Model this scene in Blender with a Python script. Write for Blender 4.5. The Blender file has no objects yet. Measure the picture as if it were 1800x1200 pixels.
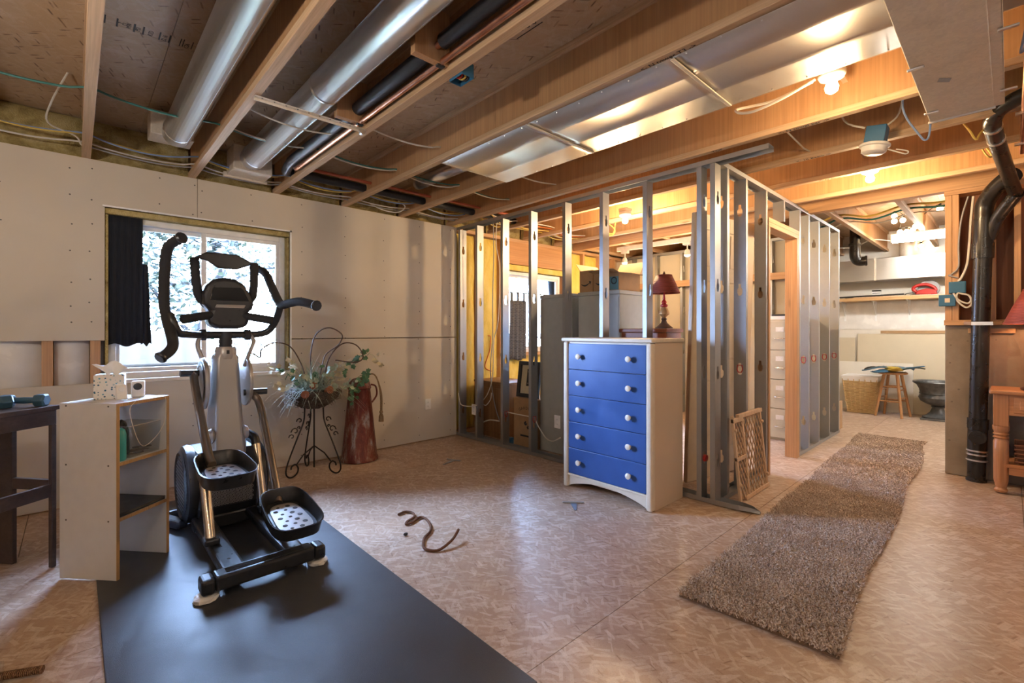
import bpy, bmesh, math, random
from mathutils import Vector, Matrix
R = random.Random(7)
SC = bpy.context.scene
COL = SC.collection
PI = math.pi

# ------------------------------------------------------------------ camera
CAMZ, FPX, HY = 1.2, 820.0, 582.0
FW = Vector((.684, .730, 0)).normalized(); RT = Vector((FW.y, -FW.x, 0)); CP = Vector((0, 0, CAMZ))
cam = bpy.data.cameras.new('camera'); camo = bpy.data.objects.new('camera', cam); COL.objects.link(camo)
cam.sensor_width = 36; cam.lens = 36 * FPX / 1800; cam.clip_start = .02; cam.clip_end = 200
cam.shift_y = -(600 - HY) / 1800
camo.location = CP; camo.rotation_euler = (PI / 2, 0, math.atan2(FW.y, FW.x) - PI / 2)
SC.camera = camo
vs = SC.view_settings
vs.view_transform = 'Standard'; vs.look = 'None'; vs.gamma = 1; vs.use_curve_mapping = False
vs.exposure = 0.72
SC.cycles.use_denoising = True
SC.cycles.use_adaptive_sampling = True; SC.cycles.adaptive_threshold = .03
SC.cycles.max_bounces = 7; SC.cycles.diffuse_bounces = 4; SC.cycles.glossy_bounces = 4; SC.cycles.transmission_bounces = 6
SC.cycles.sample_clamp_indirect = 6; SC.cycles.caustics_reflective = False; SC.cycles.caustics_refractive = False

# ------------------------------------------------------------------ daylight
W = bpy.data.worlds.new('sky'); SC.world = W; W.use_nodes = True
_bg = W.node_tree.nodes['Background']
_bg.inputs[0].default_value = (.42, .60, 1.0, 1); _bg.inputs[1].default_value = 150
sun = bpy.data.lights.new('sun', 'SUN'); sun.energy = 130; sun.angle = .01; sun.color = (1, .95, .85)
suno = bpy.data.objects.new('sun', sun); COL.objects.link(suno)
suno.rotation_euler = (math.radians(14), math.radians(38), 0)   # from high on the house side: lights the garden, never enters

def portal(name, x, y, z, w, h, rz):
    l = bpy.data.lights.new(name, 'AREA'); l.shape = 'RECTANGLE'; l.size = w; l.size_y = h; l.cycles.is_portal = True
    o = bpy.data.objects.new(name, l); COL.objects.link(o); o.location = (x, y, z); o.rotation_euler = (PI / 2, 0, rz)
    return o
portal('window_portal', .78, 4.60, 1.46, 1.26, 1.28, PI)
portal('window_portal', 4.55, 4.60, 1.42, 1.15, 1.12, PI)

# ------------------------------------------------------------------ pixel helpers: a pixel gives a direction, the surface gives the distance
def ray(px, py): return FW + RT * ((px - 900) / FPX) - Vector((0, 0, 1)) * ((py - HY) / FPX)
def onz(px, py, z=0.): r = ray(px, py); return CP + r * ((z - CAMZ) / r.z)
def ony(px, py, y): r = ray(px, py); return CP + r * (y / r.y)
def onx(px, py, x): r = ray(px, py); return CP + r * (x / r.x)
def ond(px, py, d): return CP + ray(px, py) * d

# ------------------------------------------------------------------ materials
MATS = {}
class NT:
    def __init__(s, name):
        s.m = bpy.data.materials.new(name); s.m.use_nodes = True; s.t = s.m.node_tree; s.n = s.t.nodes; s.b = s.n['Principled BSDF']
        MATS[name] = s.m; s._co = None
    def new(s, typ, **kw):
        n = s.n.new(typ)
        for k, v in kw.items(): setattr(n, k, v)
        return n
    def link(s, a, b): s.t.links.new(a, b)
    def put(s, sock, v):
        if isinstance(v, bpy.types.NodeSocket): s.link(v, sock)
        elif isinstance(v, (tuple, list)) and len(v) == 3 and sock.type == 'RGBA': sock.default_value = (*v, 1)
        else: sock.default_value = v
    def co(s, scale=(1, 1, 1), rot=(0, 0, 0), loc=(0, 0, 0), src='Object'):
        if s._co is None: s._co = s.new('ShaderNodeTexCoord')
        mp = s.new('ShaderNodeMapping'); s.link(s._co.outputs[src], mp.inputs[0])
        mp.inputs[1].default_value = loc; mp.inputs[2].default_value = rot; mp.inputs[3].default_value = scale
        return mp.outputs[0]
    def noise(s, vec, scale=5, detail=3, rough=.5, dist=0):
        n = s.new('ShaderNodeTexNoise'); s.link(vec, n.inputs['Vector'])
        n.inputs['Scale'].default_value = scale; n.inputs['Detail'].default_value = detail; n.inputs['Roughness'].default_value = rough; n.inputs['Distortion'].default_value = dist
        return n.outputs['Fac']
    def vor(s, vec, scale=5, feature='F1', rnd=1):
        n = s.new('ShaderNodeTexVoronoi', feature=feature); s.link(vec, n.inputs['Vector']); n.inputs['Scale'].default_value = scale
        n.inputs['Randomness'].default_value = rnd
        return n
    def ramp(s, fac, stops, interp='LINEAR'):
        n = s.new('ShaderNodeValToRGB'); s.put(n.inputs[0], fac); e = n.color_ramp.elements; n.color_ramp.interpolation = interp
        while len(e) < len(stops): e.new(.5)
        for k, (p, c) in enumerate(stops):
            e[k].position = p; e[k].color = (*c, 1) if isinstance(c, (tuple, list)) else (c, c, c, 1)
        return n.outputs[0]
    def mix(s, fac, a, b, mode='MIX'):
        n = s.new('ShaderNodeMix', data_type='RGBA', blend_type=mode)
        s.put(n.inputs[0], fac); s.put(n.inputs[6], a); s.put(n.inputs[7], b)
        return n.outputs[2]
    def math(s, op, a, b=0.):
        n = s.new('ShaderNodeMath', operation=op); s.put(n.inputs[0], a); s.put(n.inputs[1], b); return n.outputs[0]
    def bump(s, h, strength=.3, dist=.01):
        n = s.new('ShaderNodeBump'); s.put(n.inputs['Height'], h); n.inputs['Strength'].default_value = strength; n.inputs['Distance'].default_value = dist
        s.link(n.outputs[0], s.b.inputs['Normal'])
    def set(s, col=None, rough=None, metal=None, spec=None, **kw):
        if col is not None: s.put(s.b.inputs['Base Color'], col)
        if rough is not None: s.put(s.b.inputs['Roughness'], rough)
        if metal is not None: s.b.inputs['Metallic'].default_value = metal
        if spec is not None: s.b.inputs['Specular IOR Level'].default_value = spec
        for k, v in kw.items(): s.put(s.b.inputs[k], v)
        return s.m

def plain(name, col, rough=.5, metal=0., var=.06, scale=18, bump=0., spec=None):
    """paint, plastic, cloth: one colour with a little procedural variation"""
    t = NT(name); n = t.noise(t.co(), scale, 4)
    lo = tuple(max(0, c * (1 - var)) for c in col); hi = tuple(min(1, c * (1 + var)) for c in col)
    t.set(t.ramp(n, [(.3, lo), (.7, hi)]), t.ramp(n, [(.3, max(0, rough - .05)), (.7, min(1, rough + .05))]), metal, spec)
    if bump: t.bump(n, bump, .004)
    return t.m

def wood(name, a, b, axis='y', rough=.55, scale=1., ring=9, knots=0.):
    """grain along axis; two tones"""
    t = NT(name); sc = {'x': (.6, 12, 12), 'y': (12, .6, 12), 'z': (12, 12, .6)}[axis]
    v = t.co(tuple(c * scale for c in sc)); n = t.noise(v, 2.2, 6, .6, .8)
    v2 = t.co(tuple((c * scale * (4 if c > 1 else 1.5)) for c in sc)); n2 = t.noise(v2, 3, 3)
    c = t.ramp(n, [(.3, a), (.5, tuple((p + q) / 2 for p, q in zip(a, b))), (.7, b)])
    c = t.mix(t.ramp(n2, [(.35, .35), (.6, 0.)]), c, tuple(k * .62 for k in a))
    if knots:
        kv = t.vor(t.co({'x': (1.2, 5, 5), 'y': (5, 1.2, 5), 'z': (5, 5, 1.2)}[axis]), 1.0)
        c = t.mix(t.ramp(kv.outputs['Distance'], [(.03, knots), (.075, 0.)]), c, tuple(k * .3 for k in a))
    t.set(c, rough); t.bump(n2, .12, .002)
    return t.m

def osb(name, base, lights, darks, sc=1., rough=(.35, .6), dark_amt=.75, light_amt=.7, lay=5):
    """strand board: layers of stretched rectangular flakes at different angles, some paler, some darker"""
    t = NT(name)
    n0 = t.noise(t.co((2.2, 2.2, 2.2)), 2, 4)
    wob = t.noise(t.co((9, 9, 9)), 2, 2)
    c = t.mix(t.ramp(n0, [(.3, 0.), (.7, .8)]), base, tuple(k * .84 for k in base))
    def flakes(sx, sy, ang, off, thr, e0, e1):
        co = t.co((1 / (sx * sc), 1 / (sy * sc), 1), (0, 0, ang), off); co.node.vector_type = 'TEXTURE'
        v = t.vor(co, 1.0); v.distance = 'CHEBYCHEV'
        sep = t.new('ShaderNodeSeparateColor'); t.link(v.outputs['Color'], sep.inputs[0])
        m = t.ramp(sep.outputs[0], [(thr, 0.), (thr + .02, 1.)])
        return t.math('MULTIPLY', m, t.ramp(v.outputs['Distance'], [(e0, 1.), (e1, 0.)])), sep.outputs[1], sep.outputs[2]
    for k in range(lay):
        ang = (0.35, 1.0, 2.3, 2.85, .7, 1.7)[k]
        m, h, h2 = flakes(58, 13, ang, (k * 3.7, k * 1.3, 0), .58, .34, .46)
        m = t.math('MULTIPLY', t.math('MULTIPLY', m, light_amt), t.ramp(h2, [(.0, .15), (1., 1.)]))
        c = t.mix(m, c, t.mix(h, lights[0], lights[1]))
        if k % 2 == 0:
            m, h, h2 = flakes(85, 14, ang + .5, (k * 2.1, 7.7 * k, 0), .86, .16, .32)
            c = t.mix(t.math('MULTIPLY', m, dark_amt), c, t.mix(h, darks[0], darks[1]))
    m, h, h2 = flakes(26, 9, 1.25, (5.1, 2.2, 0), .80, .30, .40)
    c = t.mix(t.math('MULTIPLY', m, light_amt * .75), c, lights[1])
    fine = t.noise(t.co((60, 60, 60)), 3, 3)
    c = t.mix(t.ramp(fine, [(.35, .22), (.6, 0.)]), c, tuple(k * .5 for k in base))
    t.set(c, t.ramp(fine, [(.3, rough[0]), (.7, rough[1])]))
    t.bump(fine, .12, .002)
    return t.m

def galv(name, col=(.74, .75, .76), rough=.3, spangle=.15, dirt=0., metal=1., bump=0):
    t = NT(name); v = t.vor(t.co((60, 60, 60)), 1.5); n = t.noise(t.co((3, 3, 3)), 2.5, 4)
    sep = t.new('ShaderNodeSeparateColor'); t.link(v.outputs['Color'], sep.inputs[0])
    c = t.mix(t.math('MULTIPLY', sep.outputs[0], spangle), col, tuple(k * .6 for k in col))
    if dirt: c = t.mix(t.ramp(n, [(.5, 0.), (.72, dirt)]), c, (.2, .17, .13))
    t.set(c, t.ramp(n, [(.3, max(.05, rough - .04)), (.7, rough + .06)]), metal)
    if bump: t.bump(n, bump, .01)
    return t.m

def emit(name, col, strength):
    t = NT(name); t.set((.9, .9, .9), .4); t.b.inputs['Emission Color'].default_value = (*col, 1); t.b.inputs['Emission Strength'].default_value = strength
    return t.m

# ------------------------------------------------------------------ mesh builder (world coordinates)
class MB:
    def __init__(s, mtx=None): s.v = []; s.f = []; s.fm = []; s.M = mtx; s.cur = 0
    def add(s, vs, fs):
        o = len(s.v)
        s.v += [tuple(s.M @ Vector(p)) if s.M else tuple(p) for p in vs]
        s.f += [tuple(i + o for i in f) for f in fs]; s.fm += [s.cur] * len(fs)
        return s
    def box(s, a, b):
        x0, x1 = sorted((a[0], b[0])); y0, y1 = sorted((a[1], b[1])); z0, z1 = sorted((a[2], b[2]))
        return s.add([(x0, y0, z0), (x1, y0, z0), (x1, y1, z0), (x0, y1, z0), (x0, y0, z1), (x1, y0, z1), (x1, y1, z1), (x0, y1, z1)],
                     [(3, 2, 1, 0), (4, 5, 6, 7), (0, 1, 5, 4), (1, 2, 6, 5), (2, 3, 7, 6), (3, 0, 4, 7)])
    def bar(s, p, q, w, h, upv=(0, 0, 1)):
        """rectangular bar from p to q: w across, h along upv"""
        p = Vector(p); q = Vector(q); d = (q - p).normalized(); sd = d.cross(Vector(upv))
        if sd.length < 1e-6: sd = d.cross(Vector((1, 0, 0)))
        sd.normalize(); u = sd.cross(d)
        vs = [c + sd * (i * w / 2) + u * (j * h / 2) for c in (p, q) for i, j in ((-1, -1), (1, -1), (1, 1), (-1, 1))]
        return s.add(vs, [(0, 1, 2, 3), (7, 6, 5, 4), (0, 4, 5, 1), (1, 5, 6, 2), (2, 6, 7, 3), (3, 7, 4, 0)])
    def prism(s, poly, d):
        """poly: 3-D points in a plane; extruded by d"""
        n = len(poly); poly = [Vector(p) for p in poly]; d = Vector(d)
        nrm = Vector((0, 0, 0))
        for i in range(n): nrm += poly[i].cross(poly[(i + 1) % n])
        if nrm.dot(d) > 0: poly = poly[::-1]
        return s.add(poly + [p + d for p in poly], [tuple(range(n)), tuple(range(2 * n - 1, n - 1, -1))] + [(i, i + n, (i + 1) % n + n, (i + 1) % n) for i in range(n)])
    def tube(s, pts, r, n=8, cap=True, closed=False, sq=None):
        pts = [Vector(p) for p in pts]; m = len(pts); rr = r if isinstance(r, (list, tuple)) else [r] * m
        rings = []; prev = None
        for i, p in enumerate(pts):
            if closed: t = pts[(i + 1) % m] - pts[i - 1]
            else: t = pts[min(i + 1, m - 1)] - pts[max(i - 1, 0)]
            if t.length < 1e-9: t = Vector((0, 0, 1))
            t.normalize()
            if prev is None:
                a = Vector((0, 0, 1)) if abs(t.z) < .9 else Vector((1, 0, 0))
                u = t.cross(a).normalized()
            else:
                u = prev - t * prev.dot(t)
                u = u.normalized() if u.length > 1e-6 else t.orthogonal().normalized()
            prev = u; w = t.cross(u)
            ax, ay = sq if sq else (1, 1)
            rings.append([p + (u * (math.cos(2 * PI * k / n) * ax) + w * (math.sin(2 * PI * k / n) * ay)) * rr[i] for k in range(n)])
        vs = [p for g in rings for p in g]; fs = []
        for i in range(m if closed else m - 1):
            j = (i + 1) % m
            for k in range(n): fs.append((i * n + k, i * n + (k + 1) % n, j * n + (k + 1) % n, j * n + k))
        if cap and not closed: fs += [tuple(range(n - 1, -1, -1)), tuple((m - 1) * n + k for k in range(n))]
        return s.add(vs, fs)
    def lathe(s, prof, c=(0, 0, 0), n=20, axis='z', cap=True, arc=None):
        """prof: (radius, height) list about an axis through c"""
        c = Vector(c); vs = []; fs = []; m = len(prof)
        for r, h in prof:
            for k in range(n):
                a = 2 * PI * k / n; x, y = r * math.cos(a), r * math.sin(a)
                vs.append(c + Vector({'z': (x, y, h), 'y': (y, h, x), 'x': (h, x, y)}[axis]))
        for i in range(m - 1):
            for k in range(n): fs.append((i * n + k, i * n + (k + 1) % n, (i + 1) * n + (k + 1) % n, (i + 1) * n + k))
        if cap: fs += [tuple(range(n - 1, -1, -1)), tuple((m - 1) * n + k for k in range(n))]
        return s.add(vs, fs)
    def ball(s, c, r, n=10, m=6, sq=(1, 1, 1)):
        c = Vector(c); vs = [c + Vector((0, 0, -r * sq[2]))]; fs = []
        for i in range(1, m):
            t = PI * i / m
            for k in range(n): vs.append(c + Vector((r * sq[0] * math.sin(t) * math.cos(2 * PI * k / n), r * sq[1] * math.sin(t) * math.sin(2 * PI * k / n), -r * sq[2] * math.cos(t))))
        vs.append(c + Vector((0, 0, r * sq[2])))
        for k in range(n): fs.append((0, 1 + (k + 1) % n, 1 + k))
        for i in range(m - 2):
            for k in range(n): a = 1 + i * n; fs.append((a + k, a + (k + 1) % n, a + n + (k + 1) % n, a + n + k))
        a = 1 + (m - 2) * n
        for k in range(n): fs.append((a + k, a + (k + 1) % n, len(vs) - 1))
        return s.add(vs, fs)
    def sheet(s, grid, th=0.):
        """grid[i][j] of points"""
        a = len(grid); b = len(grid[0]); vs = [p for g in grid for p in g]
        return s.add(vs, [(i * b + j, i * b + j + 1, (i + 1) * b + j + 1, (i + 1) * b + j) for i in range(a - 1) for j in range(b - 1)])
    def build(s, name, mat, parent=None, smooth=False, bevel=0., seg=2, solid=0., sub=0, origin=None):
        me = bpy.data.meshes.new(name)
        root = parent
        while root is not None and root.parent is not None: root = root.parent
        if root is not None: off = Vector(root.location)
        elif origin is not None: off = Vector(origin)
        else:
            lo = [min(v[i] for v in s.v) for i in range(3)]; hi = [max(v[i] for v in s.v) for i in range(3)]
            off = Vector(((lo[0] + hi[0]) / 2, (lo[1] + hi[1]) / 2, lo[2]))
        me.from_pydata([tuple(Vector(v) - off) for v in s.v], [], s.f)
        ms = mat if isinstance(mat, (list, tuple)) else [mat]
        for m in ms: me.materials.append(MATS[m] if isinstance(m, str) else m)
        if len(ms) > 1: me.polygons.foreach_set('material_index', s.fm)
        if smooth:
            me.polygons.foreach_set('use_smooth', [True] * len(me.polygons))
            if smooth != 'all': me.set_sharp_from_angle(angle=math.radians(40))
        me.update()
        o = bpy.data.objects.new(name, me); COL.objects.link(o)
        if parent is None: o.location = off
        else: o.parent = parent
        if solid: md = o.modifiers.new('solid', 'SOLIDIFY'); md.thickness = solid; md.offset = 0
        if bevel: md = o.modifiers.new('bevel', 'BEVEL'); md.width = bevel; md.segments = seg; md.limit_method = 'ANGLE'; md.angle_limit = math.radians(50)
        if sub: md = o.modifiers.new('sub', 'SUBSURF'); md.levels = sub; md.render_levels = sub
        return o

def tag(o, label=None, cat=None, group=None, kind=None):
    if label: o['label'] = label
    if cat: o['category'] = cat
    if group: o['group'] = group
    if kind: o['kind'] = kind
    return o
def thing(name, label, cat, loc=(0, 0, 0), group=None):
    o = bpy.data.objects.new(name, None); COL.objects.link(o); o.location = loc; o.empty_display_size = .1
    return tag(o, label, cat, group)
def struct(name, loc=(0, 0, 0)):
    o = bpy.data.objects.new(name, None); COL.objects.link(o); o.location = loc; o['kind'] = 'structure'; return o
def inst(src, name, loc, rot=(0, 0, 0), parent=None, scale=None):
    """a copy of a piece sharing its mesh"""
    c = src.copy(); c.name = name; COL.objects.link(c); c.parent = parent; c.location = loc; c.rotation_euler = rot
    if scale: c.scale = scale
    return c
def copy_tree(o, parent=None):
    c = o.copy(); COL.objects.link(c); c.parent = parent
    for ch in o.children: copy_tree(ch, c)
    return c
def smooth_pts(pts, n=6, closed=False):
    """Catmull-Rom"""
    P = [Vector(p) for p in pts]; m = len(P); out = []
    for i in range(m if closed else m - 1):
        p0 = P[(i - 1) % m] if closed or i > 0 else P[0]; p1 = P[i]; p2 = P[(i + 1) % m]
        p3 = P[(i + 2) % m] if closed or i + 2 < m else P[-1]
        for k in range(n):
            t = k / n
            out.append(.5 * ((2 * p1) + (p2 - p0) * t + (2 * p0 - 5 * p1 + 4 * p2 - p3) * t * t + (3 * p1 - p0 - 3 * p2 + p3) * t ** 3))
    if not closed: out.append(P[-1])
    return out
def sag(p, q, drop=.05, n=10):
    p = Vector(p); q = Vector(q); return [p.lerp(q, k / n) - Vector((0, 0, drop * 4 * (k / n) * (1 - k / n))) for k in range(n + 1)]
def text_mesh(body, size, mat, parent, mtx, name='lettering', ext=.0008, align='CENTER'):
    cu = bpy.data.curves.new(name, 'FONT'); cu.body = body; cu.size = size; cu.extrude = ext; cu.align_x = align; cu.align_y = 'CENTER'; cu.resolution_u = 3
    tmp = bpy.data.objects.new('tmp', cu); COL.objects.link(tmp); dg = bpy.context.evaluated_depsgraph_get()
    me = bpy.data.meshes.new_from_object(tmp.evaluated_get(dg)); bpy.data.objects.remove(tmp); bpy.data.curves.remove(cu)
    root = parent
    while root.parent is not None: root = root.parent
    me.transform(Matrix.Translation(-Vector(root.location)) @ mtx)
    me.materials.clear(); me.materials.append(MATS[mat]); o = bpy.data.objects.new(name, me); COL.objects.link(o); o.parent = parent
    return o
def frame_mtx(o, xdir, ydir):
    x = Vector(xdir).normalized(); y = Vector(ydir).normalized(); z = x.cross(y)
    m = Matrix((x, y, z)).transposed().to_4x4(); m.translation = Vector(o); return m
# ================================================================== materials of the shell
osb('osb_floor', (.47, .325, .225), ((.56, .43, .33), (.72, .62, .54)), ((.20, .10, .055), (.34, .21, .13)), 1.0, (.26, .50), .7, .62)
osb('osb_ceiling', (.54, .385, .24), ((.56, .43, .31), (.62, .50, .39)), ((.08, .04, .025), (.22, .12, .06)), .8, (.45, .65), .9, .5, 4)
wood('flange', (.52, .335, .19), (.66, .46, .29), 'y', .6, 1, knots=.6)
wood('web', (.46, .25, .115), (.55, .32, .155), 'z', .55, .6, knots=.5)
wood('webx', (.44, .23, .10), (.56, .32, .15), 'z', .55, .6, knots=.5)
wood('flangex', (.56, .36, .20), (.68, .47, .29), 'x', .6, 1, knots=.6)
wood('stud_z', (.50, .27, .13), (.63, .38, .20), 'z', .55, .8, knots=.4)
wood('stud_y', (.50, .27, .13), (.63, .38, .20), 'y', .55, .8, knots=.4)
wood('stud_x', (.52, .29, .14), (.66, .41, .22), 'x', .55, .8, knots=.4)
wood('cedar_dark', (.20, .075, .032), (.27, .11, .05), 'z', .6, .7)
wood('lvl', (.50, .235, .085), (.60, .32, .13), 'x', .5, .5, knots=.3)
plain('drywall', (.60, .545, .465), .85, 0, .03, 3, .02)
plain('drywall_bright', (.78, .75, .69), .85, 0, .03, 3, .02)
plain('drywall_tan', (.62, .55, .42), .85, 0, .04, 3, .02)
plain('screw_dark', (.12, .11, .10), .4, .6)
plain('vinyl', (.82, .84, .86), .35)
plain('plastic_white', (.82, .81, .78), .4)
plain('plastic_black', (.018, .018, .020), .38, 0, .2)
plain('rubber_black', (.025, .024, .024), .6, 0, .2)
plain('poly', (.80, .79, .78), .25, 0, .08, 6, .5)
t = NT('galv'); t.set((.76, .77, .79), .30, 1.)
galv('galv_dull', (.80, .73, .62), .5, .25, .15, .25)
galv('galv_pan', (.74, .71, .66), .38, .05)
galv('stud_steel', (.40, .41, .42), .50, .06)
t = NT('insulation'); n = t.noise(t.co((5, 5, 5)), 2.5, 6, .6, .6); n2 = t.noise(t.co((40, 40, 40)), 3, 4)
t.set(t.mix(t.ramp(n2, [(.3, .35), (.65, 0.)]), t.ramp(n, [(.28, (.25, .19, .07)), (.5, (.50, .40, .16)), (.72, (.62, .53, .28))]), (.28, .20, .07)), .95); t.bump(n2, .6, .02)
t = NT('insulation_yellow'); n = t.noise(t.co((3, 3, 1.2)), 3, 5, .55); t.set(t.ramp(n, [(.25, (.52, .36, .05)), (.5, (.72, .54, .11)), (.75, (.80, .64, .22))]), .6); t.bump(n, .5, .03)
t = NT('concrete'); n = t.noise(t.co((1.5, 1.5, 1.5)), 2, 7, .62); v = t.vor(t.co((9, 9, 9)), 1.0); n2 = t.noise(t.co((50, 50, 50)), 3, 3)
c = t.ramp(n, [(.25, (.20, .155, .11)), (.5, (.28, .225, .165)), (.75, (.36, .30, .23))])
c = t.mix(t.ramp(v.outputs['Distance'], [(.05, .8), (.09, 0.)]), c, (.13, .10, .075))
t.set(c, .8); t.bump(t.math('SUBTRACT', n2, t.ramp(v.outputs['Distance'], [(.05, .8), (.09, 0.)])), .25, .004)
t = NT('glass_thin'); tr = t.new('ShaderNodeBsdfTransparent'); gl = t.new('ShaderNodeBsdfGlossy'); gl.inputs['Roughness'].default_value = .02
fr = t.new('ShaderNodeFresnel'); fr.inputs[0].default_value = 1.35; mx = t.new('ShaderNodeMixShader'); tr.inputs[0].default_value = (.97, .985, .98, 1)
t.link(fr.outputs[0], mx.inputs[0]); t.link(tr.outputs[0], mx.inputs[1]); t.link(gl.outputs[0], mx.inputs[2]); t.link(mx.outputs[0], t.n['Material Output'].inputs[0])

# ================================================================== floor
YW, XP, ZC, ZS = 4.38, 3.225, 2.40, 2.70      # window wall, partition, joist bottoms, subfloor above
floor = struct('floor')
MB().box((-2.7, -2.2, -.12), (9.1, 4.7, -.02)).build('slab', 'concrete', floor)
_xs = [-2.7, -1.44, .98, 3.42, 5.86, 8.3, 9.1]
_row = [(-2.2, -1.28), (-1.28, -.06), (-.06, 1.16), (1.16, 2.38), (2.38, 3.60), (3.60, 4.54)]
for r, (y0, y1) in enumerate(_row):
    off = .0 if r % 2 == 0 else 1.22
    xs = [-2.7] + [x + off for x in _xs[1:-1] if -2.7 < x + off < 9.0] + [9.1]
    for a, b in zip(xs[:-1], xs[1:]):
        MB().box((a + .0015, y0 + .0015, -.02), (b - .0015, y1 - .0015, R.uniform(-.0012, 0))).build('floor_panel', 'osb_floor', floor)

# ================================================================== ceiling: subfloor sheets, I-joists, bridging insulation
ceil = struct('ceiling', (0, 0, ZC))
xs = [-2.7, -1.2, .36, 1.58, 2.80, 4.02, 5.24, 6.46, 7.68, 9.1]
for a, b in zip(xs[:-1], xs[1:]):
    for c, d in ((-2.2, .55), (.55, 2.99), (2.99, 4.54)):
        MB().box((a + .001, c + .001, ZS), (b - .001, d - .001, ZS + .022)).build('subfloor_panel', 'osb_ceiling', ceil)
MB().box((-2.9, -2.4, ZS + .024), (9.2, 4.6, ZS + .15)).build('sky_leak_block', 'osb_ceiling', ceil)  # unseen slab added to stop sky light leaking through the panel seams
JX = [.057 + .612 * k for k in range(-4, 9)]
def joist(axis, c, a, b, wm, fm):
    if axis == 'y':
        j = MB().box((c - .006, a, ZC + .036), (c + .006, b, ZS - .036)).build('joist', wm, ceil)
        for z in (ZC, ZS - .038): MB().box((c - .024, a, z), (c + .024, b, z + .038)).build('flange', fm, j, bevel=.003)
    else:
        j = MB().box((a, c - .006, ZC + .036), (b, c + .006, ZS - .036)).build('joist', wm, ceil)
        for z in (ZC, ZS - .038): MB().box((a, c - .024, z), (b, c + .024, z + .038)).build('flange', fm, j, bevel=.003)
for x in JX: joist('y', x, -2.15, 4.40, 'web', 'flange')
for y in (-1.6, -.99, -.38, .16, .71, 1.27, 1.83, 2.44, 3.05, 3.66, 4.27): joist('x', y, 5.46, 8.95, 'webx', 'flangex')
b = MB().box((5.36, -2.15, ZC - .02), (5.45, 4.40, ZS)).build('header_beam', 'stud_y', ceil)
# rim insulation in each bay over the window wall
def batt(x0, x1, y, z0, z1, name='insulation_batt', mat='insulation', par=None, nx=9, nz=6, amp=.035):
    g = []
    for i in range(nz + 1):
        row = []
        for k in range(nx + 1):
            e = 0 if k in (0, nx) or i in (0, nz) else 1
            row.append((x0 + (x1 - x0) * k / nx, y - e * (.03 + R.uniform(0, amp)), z0 + (z1 - z0) * i / nz))
        g.append(row)
    o = MB().sheet(g).build(name, mat, par, smooth='all'); return o
bays = JX + [5.40]
for a, b2 in zip(bays[:-1], bays[1:]): batt(a + .012, b2 - .012, 4.47, ZC + .002, ZS - .005, par=ceil)

# ================================================================== window wall
wl = struct('wall_left', (0, YW, 0))
def drypanel(poly, mat='drywall', par=None, y=YW, name='drywall_panel'):
    return MB().prism([(p[0], y, p[1]) for p in poly], (0, .0127, 0)).build(name, mat, par or wl)
WX0, WX1, WZ0, WZ1 = .154, 1.398, .825, 2.084
ZSEAM = 1.135
drypanel([(-2.6, ZSEAM), (WX0, ZSEAM), (WX0, WZ1), (.703, WZ1), (.703, ZC), (-2.6, ZC)])
drypanel([(.707, WZ1), (WX1, WZ1), (WX1, ZSEAM), (3.222, ZSEAM), (3.222, ZC), (.707, ZC)])
drypanel([(-2.6, .008), (WX0, .008), (.90, .008), (.90, WZ0), (.10, WZ0), (.10, .835), (-2.6, .822)])
drypanel([(.902, .008), (3.222, .008), (3.222, ZSEAM - .008), (WX1, ZSEAM - .008), (WX1, WZ0), (.902, WZ0)])
sc_pts = []
for x in (-.35, -.02, .08, .47, .68, .73, 1.09, 1.50, 1.90, 2.31, 2.72, 3.13):
    z = .06
    while z < 2.39:
        inwin = WX0 - .01 < x < WX1 + .01 and WZ0 - .02 < z < WZ1 + .02
        hole = x < WX0 and .80 < z < ZSEAM
        if not inwin and not hole: sc_pts.append((x + R.uniform(-.008, .008), z + R.uniform(-.03, .03)))
        z += .2 if abs(z - ZSEAM) > .3 else .135
m = MB()
for x, z in sc_pts: m.lathe([(.0055, 0), (.004, .0012)], (x, YW - .0012, z), 6, 'y')
o = m.build('screw_heads', 'screw_dark', wl); o['kind'] = 'stuff'
# framing and sheathing behind
def wallhole(x0, x1, z0, z1, holes, y0, y1, name, mat, par):
    m = MB(); xs = sorted({x0, x1, *[h[0] for h in holes], *[h[1] for h in holes]})
    for a, b in zip(xs[:-1], xs[1:]):
        z = z0
        for h in sorted(holes, key=lambda h: h[2]):
            if h[0] <= a and b <= h[1]:
                if h[2] > z: m.box((a, y0, z), (b, y1, h[2]))
                z = h[3]
        m.box((a, y0, z), (b, y1, z1))
    return m.build(name, mat, par)
W2 = (4.00, 5.12, .92, 1.985)
wallhole(-2.7, 9.1, 0, ZS, [(WX0 + .02, WX1 - .02, WZ0 + .0, WZ1 - .04), W2], 4.53, 4.56, 'sheathing', 'osb_ceiling', wl)
MB().box((-2.7, 4.394, ZC - .038), (9.1, 4.525, ZC)).build('top_plate', 'stud_x', wl)
MB().box((-2.7, 4.394, 0), (9.1, 4.525, .038)).build('bottom_plate', 'stud_x', wl)
for x in (-1.3, -.90, -.515, -.135, .105): MB().box((x - .027, 4.394, .038), (x + .027, 4.525, ZC - .038)).build('wall_stud', 'stud_z', wl)
for a, b in ((-1.27, -.93), (-.87, -.545), (-.485, -.165), (-.105, .075)): batt(a, b, 4.49, .045, 2.35, 'insulation_facing', 'poly', wl, 4, 16, .03)
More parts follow.
